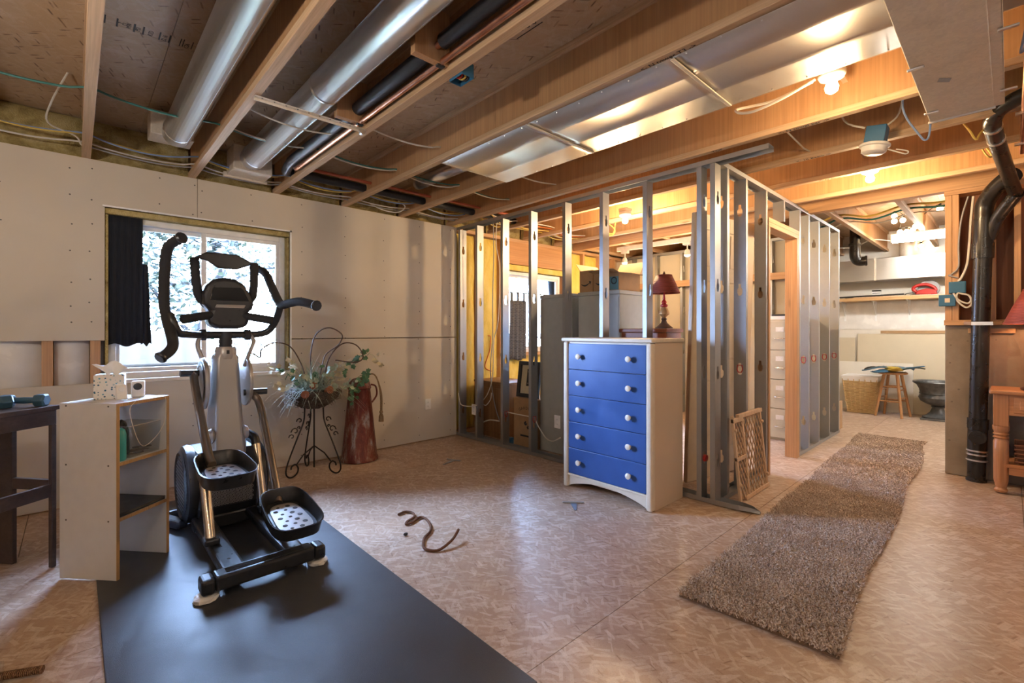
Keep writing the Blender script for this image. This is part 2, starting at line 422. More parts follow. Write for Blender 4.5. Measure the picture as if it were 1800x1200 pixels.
# rough opening of the window lined with foam and studs
for n2_, a, b in (('opening_foam', (WX0, 4.394, WZ1 - .045), (WX1, 4.50, WZ1 - .004)), ('opening_foam', (WX1 - .022, 4.394, WZ0 + .03), (WX1 - .003, 4.50, WZ1 - .05)), ('opening_foam', (WX0 + .002, 4.394, WZ0 + .03), (WX0 + .02, 4.50, WZ1 - .05))):
    MB().box(a, b).build(n2_, 'insulation', wl, bevel=.006)
MB().box((WX0 + .002, 4.37, WZ0 - .002), (WX1 - .002, 4.515, WZ0 + .026)).build('sill_board', 'drywall_bright', wl, bevel=.003)
MB().box((WX1 - .002, 4.374, WZ0), (WX1 + .012, 4.3805, WZ1 + .012)).build('corner_bead', 'vinyl', wl)
MB().box((WX0 - .012, 4.374, WZ1 - .002), (WX1 + .012, 4.3805, WZ1 + .010)).build('corner_bead', 'vinyl', wl)

def window(name, x0, x1, z0, z1, y0, y1, sashes, fw=.045):
    w = struct(name, ((x0 + x1) / 2, y0, z0))
    m = MB(); m.box((x0, y0, z0), (x0 + fw, y1, z1)).box((x1 - fw, y0, z0), (x1, y1, z1)).box((x0 + fw, y0, z0), (x1 - fw, y1, z0 + fw)).box((x0 + fw, y0, z1 - fw), (x1 - fw, y1, z1))
    m.build('window_frame', 'vinyl', w, bevel=.004)
    for a, b, yy in sashes:
        s = .038; m = MB(); a0, b0, c0, d0 = a, b, z0 + fw * .8, z1 - fw * .8
        m.box((a0, yy, c0), (a0 + s, yy + .03, d0)).box((b0 - s, yy, c0), (b0, yy + .03, d0)).box((a0 + s, yy, c0), (b0 - s, yy + .03, c0 + s)).box((a0 + s, yy, d0 - s), (b0 - s, yy + .03, d0))
        so = m.build('sash', 'vinyl', w, bevel=.004)
        MB().box((a0 + s - .004, yy + .012, c0 + s - .004), (b0 - s + .004, yy + .016, d0 - s + .004)).build('pane', 'glass_thin', so)
    return w
window('window_1', WX0 + .02, WX1 - .022, WZ0 + .026, WZ1 - .045, 4.455, 4.545, [(WX0 + .05, .79, 4.505), (.745, WX1 - .055, 4.468)])
window('window_2', W2[0], W2[1], W2[2], W2[3], 4.455, 4.545, [(W2[0] + .035, 4.58, 4.505), (4.545, W2[1] - .035, 4.468)])
# room beyond the partition: open framing with yellow batts
for x in (3.36, 3.56, 3.93, 5.19, 5.6, 6.0, 6.4): MB().box((x - .019, 4.394, .038), (x + .019, 4.525, ZC - .038)).build('wall_stud', 'stud_z', wl)
for a, b in ((3.24, 3.34), (3.38, 3.54), (3.58, 3.91), (5.21, 5.58), (5.62, 5.98)): batt(a, b, 4.455, .045, 2.35, 'insulation_batt', 'insulation_yellow', wl, 4, 18, .03)
MB().box((3.91, 4.394, 2.07), (5.21, 4.47, ZC - .038)).build('window_header', 'lvl', wl, bevel=.003)
MB().box((3.91, 4.394, .88), (5.21, 4.525, .918)).build('sill_plate', 'stud_x', wl)
MB().box((3.93, 4.394, 1.99), (5.20, 4.455, 2.065)).build('opening_foam', 'insulation_yellow', wl, bevel=.01)
batt(3.95, 5.19, 4.47, .05, .875, 'insulation_batt', 'insulation_yellow', wl, 10, 8, .03)

# ================================================================== unseen sides, far wall, concrete
wb = struct('wall_back', (3, -2.2, 0)); MB().box((-2.7, -2.3, 0), (9.1, -2.2, ZS)).build('wall_face', 'drywall', wb)
ws = struct('wall_side', (-2.7, 0, 0)); MB().box((-2.8, -2.3, 0), (-2.7, 4.56, ZS)).build('wall_face', 'drywall', ws)
wf = struct('wall_far', (8.95, 0, 0)); MB().box((8.95, -2.2, 0), (9.1, 4.53, ZS)).build('wall_face', 'drywall_bright', wf)
wr = struct('wall_right', (5.37, -1, 0))
MB().box((5.37, -2.2, 0), (5.60, .375, 1.25)).build('concrete_stem', 'concrete', wr, bevel=.006)
MB().box((5.34, -2.2, 1.25), (5.58, .38, 1.293)).build('sill_plate', 'stud_y', wr, bevel=.002)
MB().box((5.36, .10, 1.17), (5.374, .15, 1.20)).build('wood_nailer', 'stud_y', wr)
MB().box((5.345, -.03, 1.185), (5.3695, .235, 1.222)).build('nailer', 'stud_y', wr, bevel=.002)
for y0, y1 in ((.333, .375), (.290, .331), (.075, .113), (-.06, -.022), (-.42, -.38), (-.82, -.78), (-1.22, -1.18), (-1.62, -1.58)):
    MB().box((5.37, y0, 1.293), (5.51, y1, ZC - .06)).build('wall_stud', 'stud_z', wr, bevel=.002)
MB().box((5.36, -2.2, ZC - .06), (5.52, .38, ZC - .022)).build('top_plate', 'stud_y', wr)
MB().box((5.515, -2.2, 1.293), (5.54, .375, ZC - .022)).build('sheathing', 'cedar_dark', wr)
w3 = struct('wall_workshop', (7.5, 2.6, 0)); MB().box((6.62, 2.6, 0), (8.95, 2.7, ZS)).build('wall_face', 'drywall_bright', w3)
w4 = struct('wall_room', (6.62, 3, 0))   # far side of the framed room: steel studs with board on the workshop side
MB().box((6.66, 1.40, 0), (6.675, 4.53, ZC)).build('drywall_panel', 'drywall_tan', w4)

# ================================================================== steel stud partitions
def c_section(m, z0, z1, wd, fl, frame, holes=(), lip=.008, th=.0012):
    """C stud: web in local (u=depth 0..wd), flange along v; frame(u,v,z) -> world"""
    hw, hh = .019, .045; zs = [z0]; 
    def quad(a, b, c, d): m.add([frame(*p) for p in (a, b, c, d)], [(0, 1, 2, 3)])
    z = z0
    for h in holes:
        quad((0, 0, z), (wd, 0, z), (wd, 0, h - hh), (0, 0, h - hh))
        c = wd / 2; oc = [(c + hw * sx, h + hh * sz) for sx, sz in ((-.5, -1), (.5, -1), (1, -.55), (1, .1), (.5, .35), (.5, 1), (-.5, 1), (-.5, .35), (-1, .1), (-1, -.55))]
        # ring between the rectangle and the key-shaped knockout
        out = [(c - hw * .5, h - hh), (c + hw * .5, h - hh), (wd, h - hh), (wd, h + hh * .1), (wd, h + hh * .35), (c + hw * .5, h + hh), (c - hw * .5, h + hh), (0, h + hh * .35), (0, h + hh * .1), (0, h - hh)]
        n = len(oc); vs = [frame(u, 0, zz) for u, zz in oc] + [frame(u, 0, zz) for u, zz in out]
        m.add(vs, [(i, (i + 1) % n, (i + 1) % n + n, i + n) for i in (1, 2, 3, 4, 6, 7, 8, 9)])
        m.add([frame(wd, 0, h + hh), frame(c + hw * .5, 0, h + hh), frame(wd, 0, h + hh * .35)], [(0, 1, 2)])
        m.add([frame(0, 0, h + hh), frame(c - hw * .5, 0, h + hh), frame(0, 0, h + hh * .35)], [(0, 1, 2)])
        z = h + hh
    quad((0, 0, z), (wd, 0, z), (wd, 0, z1), (0, 0, z1))
    for u, s in ((0, 1), (wd, -1)):
        quad((u, 0, z0), (u, fl, z0), (u, fl, z1), (u, 0, z1))
        if lip: quad((u, fl, z0), (u + s * lip, fl, z0), (u + s * lip, fl, z1), (u, fl, z1))
    return m
HOLES = (.30, .91, 1.52, 2.13)
def stud_p(y, x=XP, holes=HOLES, par=None, rev=False):
    s = -1 if rev else 1
    return c_section(MB(), .004, 2.365, .0895, .034, lambda u, v, z: (x + u, y + s * v, z), holes).build('metal_stud', 'stud_steel', par, solid=.0012)
def stud_h(x, y=1.380, holes=HOLES, par=None, z0=.004, z1=2.365):
    return c_section(MB(), z0, z1, .0895, .034, lambda u, v, z: (x + v, y + u, z), holes).build('metal_stud', 'stud_steel', par, solid=.0012)
def track(p, q, wd, up, par, h=.032):
    """U channel from p to q (along x or y), up = +1 floor track, -1 ceiling track"""
    p = Vector(p); q = Vector(q); d = (q - p).normalized(); sd = Vector((-d.y, d.x, 0)) * wd
    m = MB(); k = Vector((0, 0, h * up))
    for a, b in ((p, sd), (p, k), (p + sd, k)):
        m.add([a, a + (q - p), a + (q - p) + b, a + b], [(0, 1, 2, 3)])
    return m.build('track', 'stud_steel', par, solid=.0014)
wp = struct('wall_partition', (XP, 2.9, 0))
for y in (4.31, 4.00, 3.58, 3.17, 2.74, 2.33, 1.92, 1.488, 1.392): stud_p(y, par=wp)
track((XP + .091, 1.385, .003), (XP + .091, 4.378, .003), .0925, 1, wp)
track((XP + .091, 1.05, 2.398), (XP + .091, 4.378, 2.398), .0925, -1, wp)
wh = struct('wall_hall', (5, 1.38, 0))
for x in (3.40, 3.745, 4.175, 5.075, 5.37, 5.73, 6.145, 6.57): stud_h(x, par=wh)
stud_h(4.62, z0=2.18, holes=(), par=wh)
track((3.33, 1.379, .003), (4.215, 1.379, .003), .0925, 1, wh); track((5.05, 1.379, .003), (6.61, 1.379, .003), .0925, 1, wh)
track((3.33, 1.379, 2.398), (6.61, 1.379, 2.398), .0925, -1, wh)
for y in (1.7, 2.1, 2.51, 2.92, 3.32, 3.73, 4.14): 
    c_section(MB(), .004, 2.365, .0895, .034, lambda u, v, z: (6.57 + u, y + v, z), HOLES).build('metal_stud', 'stud_steel', w4, solid=.0012)
track((6.66, 1.48, 2.398), (6.66, 4.378, 2.398), .0925, -1, w4)
MB().box((6.53, 1.5, 1.86), (6.57, 4.3, 1.95)).build('wood_blocking', 'stud_y', w4, bevel=.002)
# rough door frame of timber
dr = struct('door_1', (4.62, 1.38, 0))
MB().box((4.215, 1.372, .0), (4.253, 1.475, 2.075)).build('door_post', 'stud_z', dr, bevel=.002)
MB().box((5.005, 1.372, .0), (5.043, 1.475, 2.075)).build('door_post', 'stud_z', dr, bevel=.002)
MB().box((4.97, 1.372, .0), (5.004, 1.475, 2.075)).build('door_post', 'stud_z', dr, bevel=.002)
MB().box((4.215, 1.372, 2.075), (5.043, 1.475, 2.113)).build('door_header', 'stud_x', dr, bevel=.002)
MB().box((4.215, 1.372, 2.114), (5.043, 1.475, 2.152)).build('door_header', 'stud_x', dr, bevel=.002)
# the floor track runs past the corner and its end is crushed and bent
m = MB(); pts = [(1.385, .004, .0), (1.30, .004, .0), (1.235, .008, .004), (1.17, .012, .02), (1.115, .006, .045)]
for side in (0, 1):
    g = []
    for y, z, pin in pts:
        x = XP + (pin * .8 if side == 0 else .0915 - pin * .8); g.append([(x, y, z), (x + (.012 if side == 0 else -.012) * (pin / .05), y, z + .032 - pin * .35)])
    m.sheet(g)
m.sheet([[(XP + p * .8, y, z), (XP + .0915 - p * .8, y, z)] for y, z, p in pts])
m.build('track_end', 'stud_steel', wp, solid=.0014)
# red grommets in the knockouts of the hall wall and the partition
plain('red_plastic', (.42, .016, .012), .4)
def grommet(c, ax, par):
    c = Vector(c); e = Vector((0, 1, 0)) if ax == 'x' else Vector((1, 0, 0))
    ps = [c + e * a + Vector((0, 0, b)) for a, b in ((-.018, .028), (.018, .028), (.02, -.006), (.012, -.026), (-.012, -.026), (-.02, -.006))]
    MB().tube(ps, .0045, 6, closed=True).build('grommet', 'red_plastic', par)
for x in (3.745, 5.075, 5.37, 5.73, 6.145, 6.57): grommet((x, 1.425, .91), 'x', wh)
for y in (3.58, 3.17): grommet((XP + .045, y, .34), 'y', wp)
MB().lathe([(.024, -.01), (.024, .02), (.012, .02)], (XP + .045, 1.48, .30), 12, 'y').build('grommet', 'red_plastic', wp)
# ================================================================== lamps of the room
emit('bulb_warm', (1, .70, .36), 30); emit('bulb_soft', (1, .72, .40), 25); emit('tube_light', (1, .95, .86), 42)
def lamp(loc, watts, col=(1, .68, .36), rad=.04):
    l = bpy.data.lights.new('bulb_light', 'POINT'); l.energy = watts; l.color = col; l.shadow_soft_size = rad
    o = bpy.data.objects.new('bulb_light', l); COL.objects.link(o); o.location = loc; return o




# added torchiere, out of frame: put in to brighten the joists
fl_ = thing('fill_torchiere', 'added out-of-view black torchiere with an upturned bowl, brightening the ceiling', 'lamp', (-1.0, 1.45, 0))
MB().lathe([(.14, .001), (.14, .015), (.02, .03)], (-1.0, 1.45, 0), 20).build('base', 'plastic_black', fl_, smooth=True)
MB().lathe([(.012, .03), (.012, 1.66)], (-1.0, 1.45, 0), 10).build('pole', 'plastic_black', fl_, smooth=True)
MB().lathe([(.03, 1.66), (.12, 1.70), (.17, 1.76)], (-1.0, 1.45, 0), 24, cap=False).build('bowl', 'plastic_white', fl_, smooth=True, solid=.004)
lamp((-1.0, 1.45, 1.80), 48, (1, .90, .78), .06)
# ================================================================== furniture of the main room
plain('dresser_cream', (.70, .60, .47), .45, 0, .04)
plain('dresser_side', (.66, .51, .37), .5, 0, .03, 4)
plain('blue_paint', (.026, .080, .27), .34, 0, .10, 7)
plain('knob_cream', (.78, .70, .58), .35)
plain('shadow_gap', (.05, .03, .02), .8)
dx0, dy0, dy1, dh = 2.773, 1.616, 2.377, 1.15
d = thing('dresser', 'cream chest with five blue drawers standing against the steel stud partition', 'dresser', (2.98, 2.0, 0))
MB().box((dx0 + .03, dy0 + .012, .06), (3.205, dy1 - .012, dh - .03)).build('carcass', 'dresser_side', d, bevel=.003)
MB().box((dx0 + .045, dy0, 0), (3.205, dy0 + .014, dh - .028)).build('side_panel', 'dresser_side', d, bevel=.002)
MB().box((dx0 + .045, dy1 - .014, 0), (3.205, dy1, dh - .028)).build('side_panel', 'dresser_side', d, bevel=.002)
MB().box((dx0 - .012, dy0 - .012, dh - .028), (3.21, dy1 + .012, dh)).build('top', 'dresser_cream', d, bevel=.009, seg=3)
for y in (dy0 + .021, dy1 - .021): MB().box((dx0, y - .023, 0), (dx0 + .055, y + .023, dh - .028)).build('corner_post', 'dresser_cream', d, bevel=.016, seg=3)
MB().box((dx0 + .022, dy0 + .04, 1.105), (dx0 + .05, dy1 - .04, dh - .028)).build('top_rail', 'dresser_cream', d)
n = 16; arc = [(dy0 + .04 + (dy1 - dy0 - .08) * k / n, .012 + .062 * math.sin(PI * k / n) ** .8) for k in range(n + 1)]
m = MB()
for (ya, za), (yb, zb) in zip(arc[:-1], arc[1:]):
    m.add([(dx0 + .016, ya, za), (dx0 + .016, yb, zb), (dx0 + .016, yb, .10), (dx0 + .016, ya, .10), (dx0 + .045, ya, za), (dx0 + .045, yb, zb), (dx0 + .045, yb, .10), (dx0 + .045, ya, .10)], [(0, 3, 2, 1), (4, 5, 6, 7), (0, 1, 5, 4), (3, 7, 6, 2)])
m.build('base_apron', 'dresser_cream', d)
MB().box((dx0 + .008, dy0 + .04, .092), (dx0 + .045, dy1 - .04, .108)).build('base_rail', 'dresser_cream', d, bevel=.003)
for k in range(5):
    z0 = .110 + k * .2000; z1 = z0 + .1965
    dd = MB().box((dx0 + .010, dy0 + .046, z0), (dx0 + .034, dy1 - .046, z1)).build('drawer', 'blue_paint', d, bevel=.003)
    for y in (dy0 + .17, dy1 - .155):
        MB().lathe([(.010, 0), (.009, -.012), (.016, -.016), (.0205, -.022), (.021, -.028), (.015, -.033), (0.002, -.034)], (dx0 + .010, y, (z0 + z1) / 2), 18, 'x').build('knob', 'knob_cream', dd, smooth=True)

# ---- runner rug with a cut pile
t = NT('rug_backing'); t.set((.20, .13, .085), .95)
t = NT('rug_pile'); n = t.noise(t.co((45, 45, 45)), 3, 2); n2 = t.noise(t.co((3, 3, 3)), 2, 4)
c = t.ramp(n, [(.28, (.22, .14, .10)), (.44, (.58, .44, .34)), (.58, (.88, .78, .70))])
t.set(t.mix(t.ramp(n2, [(.35, .35), (.65, 0.)]), c, (.36, .25, .18)), .95)
rg = thing('runner_rug', 'long brown shaggy runner rug lying in the hall past the studs', 'rug', (4.3, .8, 0))
def rug_edge(x):   # right-hand edge wanders
    return .428 + .075 * max(0, min(1, (x - 2.2) / 1.2)) + .022 * math.sin(x * 3.1) + .095 * max(0, min(1, (x - 4.3) / 2)) 
def rug_left(x): return 1.014 + .175 * max(0, min(1, (x - 2.0) / 4.6)) + .008 * math.sin(x * 4)
g0, g1 = [], []
NX = 60
m = MB(); top = []
for i in range(NX + 1):
    x = 1.995 + (6.61 - 1.995) * i / NX; a, b = rug_edge(x), rug_left(x)
    sk = .04 * (1 - i / NX)
    top.append([(x + sk * (1 - j / 8), a + (b - a) * j / 8, .014 - (.008 if j in (0, 8) else 0)) for j in range(9)])
m.sheet(top)
bot = [[(r[0][0], r[0][1], .001), (r[8][0], r[8][1], .001)] for r in top]
for side in (0, 8): m.sheet([[r[side], (r[side][0], r[side][1], .001)] for r in top])
for e in (0, -1): m.sheet([[p, (p[0], p[1], .001)] for p in top[e]])
m.build('rug_base', 'rug_backing', rg)
vs, fs = [], []
def tufts(n, xa, xb, h, w):
    for _ in range(n):
        x = R.uniform(xa, xb); a, b = rug_edge(x), rug_left(x); f = R.random(); y = a + (b - a) * f + R.uniform(-.006, .006)
        x += .04 * (1 - (x - 1.995) / 4.6) * (1 - f) + R.uniform(-.006, .006)
        an = R.uniform(0, PI); c, s = math.cos(an) * w, math.sin(an) * w; lx, ly = R.gauss(0, h * .45), R.gauss(0, h * .45); hh = h * R.uniform(.75, 1.1); o = len(vs)
        vs.extend([(x - c, y - s, .010), (x + c, y + s, .010), (x + c * .8 + lx, y + s * .8 + ly, .010 + hh), (x - c * .8 + lx, y - s * .8 + ly, .010 + hh)])
        fs.append((o, o + 1, o + 2, o + 3))
tufts(46000, 1.995, 3.3, .022, .0030); tufts(26000, 3.3, 4.6, .022, .0040); tufts(20000, 4.6, 6.61, .020, .006)
m = MB(); m.v = vs; m.f = fs; m.fm = [0] * len(fs); o = m.build('rug_pile', 'rug_pile', rg); o['kind'] = 'stuff'

# ---- rubber exercise mat
t = NT('mat_rubber'); n = t.noise(t.co((140, 140, 140)), 3, 3); n2 = t.noise(t.co((2, 2, 2)), 2, 4)
t.set(t.mix(t.ramp(n, [(.55, 0.), (.72, .5)]), (.040, .042, .048), (.085, .088, .098)), t.ramp(n2, [(.3, .36), (.7, .50)])); t.bump(n, .35, .002)
tag(MB().box((.075, 1.10, .0008), (1.15, 4.03, .0075)).build('exercise_mat', 'mat_rubber', bevel=.003), 'large black rubber mat lying under the elliptical trainer', 'mat')

# ---- white open shelf unit, turned on the floor
plain('melamine', (.66, .65, .64), .42, 0, .03)
osb('chipboard_edge', (.46, .27, .11), ((.6, .40, .20), (.56, .36, .18)), ((.22, .1, .04), (.3, .16, .07)), 6, (.6, .8), .8, .6, 2)
A, B_ = Vector((-.054, 3.143, 0)), Vector((.145, 2.915, 0)); ex = (B_ - A).normalized(); ey = Vector((-ex.y, ex.x, 0))   # ex: depth to the open side, ey: across
SH = frame_mtx(A, ex, ey); SL, SWD, SHT, TH = .303, .302, .853, .016
Z0 = .0085
su = thing('shelf_unit', 'white laminate open shelf unit with raw chipboard edges on the black mat', 'shelf', (A + ex * .15 + ey * .15))
def sbox(a, b, name, mat='melamine', par=None, bev=.0): return MB(SH).box(a, b).build(name, mat, par or su, bevel=bev)
for y in (0, SWD - TH):
    p = sbox((0, y, Z0), (SL - .002, y + TH, SHT - TH), 'side_panel'); MB(SH).box((SL - .002, y, Z0), (SL, y + TH, SHT)).build('raw_edge', 'chipboard_edge', p)
p = sbox((0, 0, SHT - TH), (SL - .002, SWD, SHT), 'top_panel'); MB(SH).box((SL - .002, TH, SHT - TH), (SL, SWD - TH, SHT)).build('raw_edge', 'chipboard_edge', p)
for z in (.567, .300):
    p = sbox((.004, TH, z - TH), (SL - .004, SWD - TH, z), 'shelf_board'); MB(SH).box((SL - .004, TH, z - TH), (SL - .001, SWD - TH, z)).build('raw_edge', 'chipboard_edge', p)
m = MB(SH)
for x in (.035, .26):
    for z in (.84, .556, .29): m.lathe([(.005, -.001), (.004, .0005)], (x, .0, z), 6, 'y')
m.build('screw_heads', 'screw_dark', su)['kind'] = 'stuff'
# things in and on it
plain('tissue_paper', (.86, .87, .88), .8, 0, .03, 6, .2)
t = NT('tissue_print'); v = t.vor(t.co((75, 75, 75)), 1.0); sep = t.new('ShaderNodeSeparateColor'); t.link(v.outputs['Color'], sep.inputs[0])
c = t.mix(t.ramp(v.outputs['Distance'], [(.30, 1.), (.36, 0.)]), (.80, .78, .72), t.ramp(sep.outputs[0], [(.0, (.03, .13, .22)), (.33, (.12, .35, .45)), (.6, (.42, .52, .50)), (.85, (.30, .24, .14))], 'CONSTANT')); t.set(c, .5)
ZT = SHT
tb = thing('tissue_box', 'patterned tissue box with a tissue pulled up on the white shelf unit', 'tissue box', SH @ Vector((.10, .20, ZT)))
MT = SH @ Matrix.Translation((.085, .175, ZT)) @ Matrix.Rotation(math.radians(42), 4, 'Z')
MB(MT).box((-.06, -.058, .0005), (.06, .058, .125)).build('box', 'tissue_print', tb, bevel=.003)
g = []
for i in range(7):
    row = []
    for k in range(9):
        a = k / 8 * 2 - 1; h = i / 6
        row.append((a * (.02 + .052 * h), math.sin(a * 4 + h * 2) * .014 * (1 - .2 * h) + .018 * (h - .5), .124 + .065 * h * (1 - .35 * abs(a)) + .012 * math.sin(a * 5)))
    g.append(row)
MB(MT).sheet(g).build('tissue', 'tissue_paper', tb, smooth='all', solid=.0015)
cm = thing('camera_gadget', 'small white box gadget with a round black lens on the shelf unit', 'gadget', SH @ Vector((.20, .235, ZT)))
MC = SH @ Matrix.Translation((.185, .235, ZT)) @ Matrix.Rotation(math.radians(40), 4, 'Z')
MB(MC).box((-.028, -.024, .0005), (.028, .024, .085)).build('body', 'plastic_white', cm, bevel=.006, seg=3)
MB(MC).lathe([(.0185, 0), (.0185, -.0025), (.014, -.004)], (0, -.0238, .057), 20, 'y').build('lens', 'plastic_black', cm, smooth=True)
cm = thing('sensor_gadget', 'slim white gadget leaning back beside the tissue box', 'gadget', SH @ Vector((.225, .10, ZT)))
MC = SH @ Matrix.Translation((.225, .105, ZT)) @ Matrix.Rotation(math.radians(62), 4, 'Z') @ Matrix.Rotation(math.radians(-14), 4, 'X')
MB(MC).box((-.022, -.006, .004), (.022, .008, .082)).build('body', 'plastic_white', cm, bevel=.005, seg=3)
MB(MC).lathe([(.013, 0), (.012, -.002)], (0, -.0058, .055), 18, 'y', True).build('button', 'vinyl', cm, smooth=True)
m = MB(SH); m.tube(smooth_pts([(.22, .12, ZT + .003), (.27, .16, ZT + .004), (.304, .10, ZT - .001), (.312, .06, .80), (.312, .12, .63), (.312, .20, .645), (.311, .262, .72), (.308, .27, ZT - .001), (.26, .26, ZT + .004), (.21, .24, ZT + .004)], 6), .0014, 6)
tag(m.build('charging_cable', 'dresser_cream', smooth=True), 'thin white charging cable drooping over the front of the white shelf unit', 'cable')
# clear bin with odds and ends, teal bottle, laptop
t = NT('clear_plastic'); tr = t.new('ShaderNodeBsdfTransparent'); tr.inputs[0].default_value = (.95, .96, .96, 1); gl = t.new('ShaderNodeBsdfGlossy'); gl.inputs['Roughness'].default_value = .15; df = t.new('ShaderNodeBsdfDiffuse'); df.inputs[0].default_value = (.7, .72, .72, 1)
m1 = t.new('ShaderNodeMixShader'); m1.inputs[0].default_value = .035; t.link(tr.outputs[0], m1.inputs[1]); t.link(df.outputs[0], m1.inputs[2]); m2 = t.new('ShaderNodeMixShader'); m2.inputs[0].default_value = .08; t.link(m1.outputs[0], m2.inputs[1]); t.link(gl.outputs[0], m2.inputs[2]); t.link(m2.outputs[0], t.n['Material Output'].inputs[0])
bn = thing('storage_bin', 'clear plastic bin inside the top bay of the white shelf unit', 'bin', SH @ Vector((.17, .15, .567)))
m = MB(SH); x0, x1, y0, y1, z0, z1 = .10, .275, .095, .268, .568, .725
m.add([(x0, y0, z0), (x1, y0, z0), (x1, y1, z0), (x0, y1, z0), (x0 - .006, y0 - .006, z1), (x1 + .006, y0 - .006, z1), (x1 + .006, y1 + .006, z1), (x0 - .006, y1 + .006, z1)], [(0, 1, 2, 3), (0, 1, 5, 4), (1, 2, 6, 5), (2, 3, 7, 6), (3, 0, 4, 7)])
m.build('bin_shell', 'clear_plastic', bn, solid=.002)
MB(SH).tube([(x0 - .006, y0 - .006, z1), (x1 + .006, y0 - .006, z1), (x1 + .006, y1 + .006, z1), (x0 - .006, y1 + .006, z1)], .003, 6, closed=True).build('bin_rim', 'clear_plastic', bn)
m = MB(SH); m.tube(smooth_pts([(.20, .115, .575), (.19, .12, .66), (.185, .14, .735), (.19, .16, .66), (.19, .165, .58)], 6), [.011] * 12 + [.016] * 6 + [.012] * 7, 8)
tag(m.build('foam_strap', 'rubber_black', smooth=True), 'black foam strap standing inside the clear plastic bin', 'strap')
m = MB(SH); m.tube(smooth_pts([(.25 + .02 * math.sin(k * 1.3), .15 + .045 * math.cos(k * 1.1) + .003 * k, .578 + .002 * k) for k in range(16)], 4), .0035, 6)
tag(m.build('coiled_wire', 'rubber_black', smooth=True), 'coil of dark wire lying at the bottom of the clear bin', 'wire')
plain('teal', (.06, .36, .33), .4)
tag(MB(SH).lathe([(.026, .0), (.030, .006), (.030, .125), (.024, .15), (.014, .158), (.0, .159)], (.262, .0 + TH + .034, .5675), 16).build('bottle', 'teal', smooth=True), 'teal rounded bottle at the edge of the shelf unit bay', 'bottle')
lp = thing('laptop', 'closed black laptop lying on the lower shelf of the white unit', 'laptop', SH @ Vector((.16, .15, .30)))
MB(SH).box((.02, TH + .004, .3005), (.298, SWD - TH - .004, .3115)).build('base', 'plastic_black', lp, bevel=.003)
MB(SH).box((.018, TH + .003, .3125), (.30, SWD - TH - .003, .319)).build('lid', 'plastic_black', lp, bevel=.003)
plain('laptop_logo', (.10, .10, .11), .25, .5)
MB(SH).box((.10, .13, .319), (.112, .135, .3196)).box((.10, .14, .319), (.128, .145, .3196)).box((.10, .15, .319), (.118, .155, .3196)).build('logo', 'laptop_logo', lp)

# ---- dark wooden bench table with dumbbells
wood('walnut', (.050, .030, .024), (.085, .055, .043), 'x', .42, .6)
P1 = Vector((-.068, 3.335, 0)); bu = Vector((-.78, -.63, 0)).normalized(); bv = Vector((bu.y, -bu.x, 0)); 
if bv.y < 0: bv = -bv
BT = frame_mtx(P1, bu, bv) if bu.cross(bv).z > 0 else Matrix(((bu.x, bv.x, 0, P1.x), (bu.y, bv.y, 0, P1.y), (0, 0, 1, 0), (0, 0, 0, 1)))
bt = thing('work_table', 'dark stained wooden table holding dumbbells beside the white shelf unit', 'table', P1 + bu * .4 + bv * .2)
MB(BT).box((-.01, -.01, .80), (.95, .44, .822)).build('tabletop', 'walnut', bt, bevel=.003)
MB(BT).box((.0, .0, .725), (.94, .022, .80)).build('front_rail', 'walnut', bt, bevel=.003)
MB(BT).box((.0, .41, .725), (.94, .43, .80)).build('back_rail', 'walnut', bt, bevel=.003)
MB(BT).box((.0, .0, .0), (.022, .022, .725)).build('leg', 'walnut', bt, bevel=.003)
MB(BT).box((.89, .0, .0), (.94, .022, .725)).build('leg', 'walnut', bt, bevel=.003)
MB(BT).box((.0, .24, .0), (.022, .38, .725)).build('leg', 'walnut', bt, bevel=.003)
MB(BT).box((.90, .30, .0), (.922, .43, .725)).build('leg', 'walnut', bt, bevel=.003)
MB(BT).box((.022, .003, .36), (.89, .022, .425)).build('stretcher', 'walnut', bt, bevel=.003)
MB(BT).box((.0, .022, .39), (.022, .24, .445)).build('stretcher', 'walnut', bt, bevel=.003)
plain('dumbbell_blue', (.045, .115, .17), .5, 0, .08); plain('dumbbell_black', (.03, .032, .036), .5)
def dumbbell(c, ang, hl, rr, mat, label):
    M_ = BT @ Matrix.Translation(c) @ Matrix.Rotation(ang, 4, 'Z')
    o = thing('dumbbell', label, 'dumbbell', (BT @ Vector(c)), 'hex dumbbells on the dark table')
    MB(M_).lathe([(.014, -hl), (.016, -hl * .5), (.017, 0), (.016, hl * .5), (.014, hl)], (0, 0, rr * .87), 12, 'x').build('handle', mat, o, smooth=True)
    for s in (-1, 1):
        MB(M_).lathe([(rr * .72, s * hl * .86), (rr, s * (hl * .86 + s * 0 + .006)), (rr, s * (hl * .86 + .044)), (rr * .72, s * (hl * .86 + .052))], (0, 0, rr * .87), 6, 'x').build('hex_head', mat, o, bevel=.005)
dumbbell((.055, .12, .822), 1.25, .055, .034, 'dumbbell_blue', 'short blue hex dumbbell at the table corner by the shelf unit')
dumbbell((.20, .16, .822), .25, .062, .036, 'dumbbell_blue', 'longer blue hex dumbbell in the middle of the dark table')
dumbbell((.33, .12, .822), .2, .06, .034, 'dumbbell_black', 'dark hex dumbbell furthest along the dark table from the shelf unit')
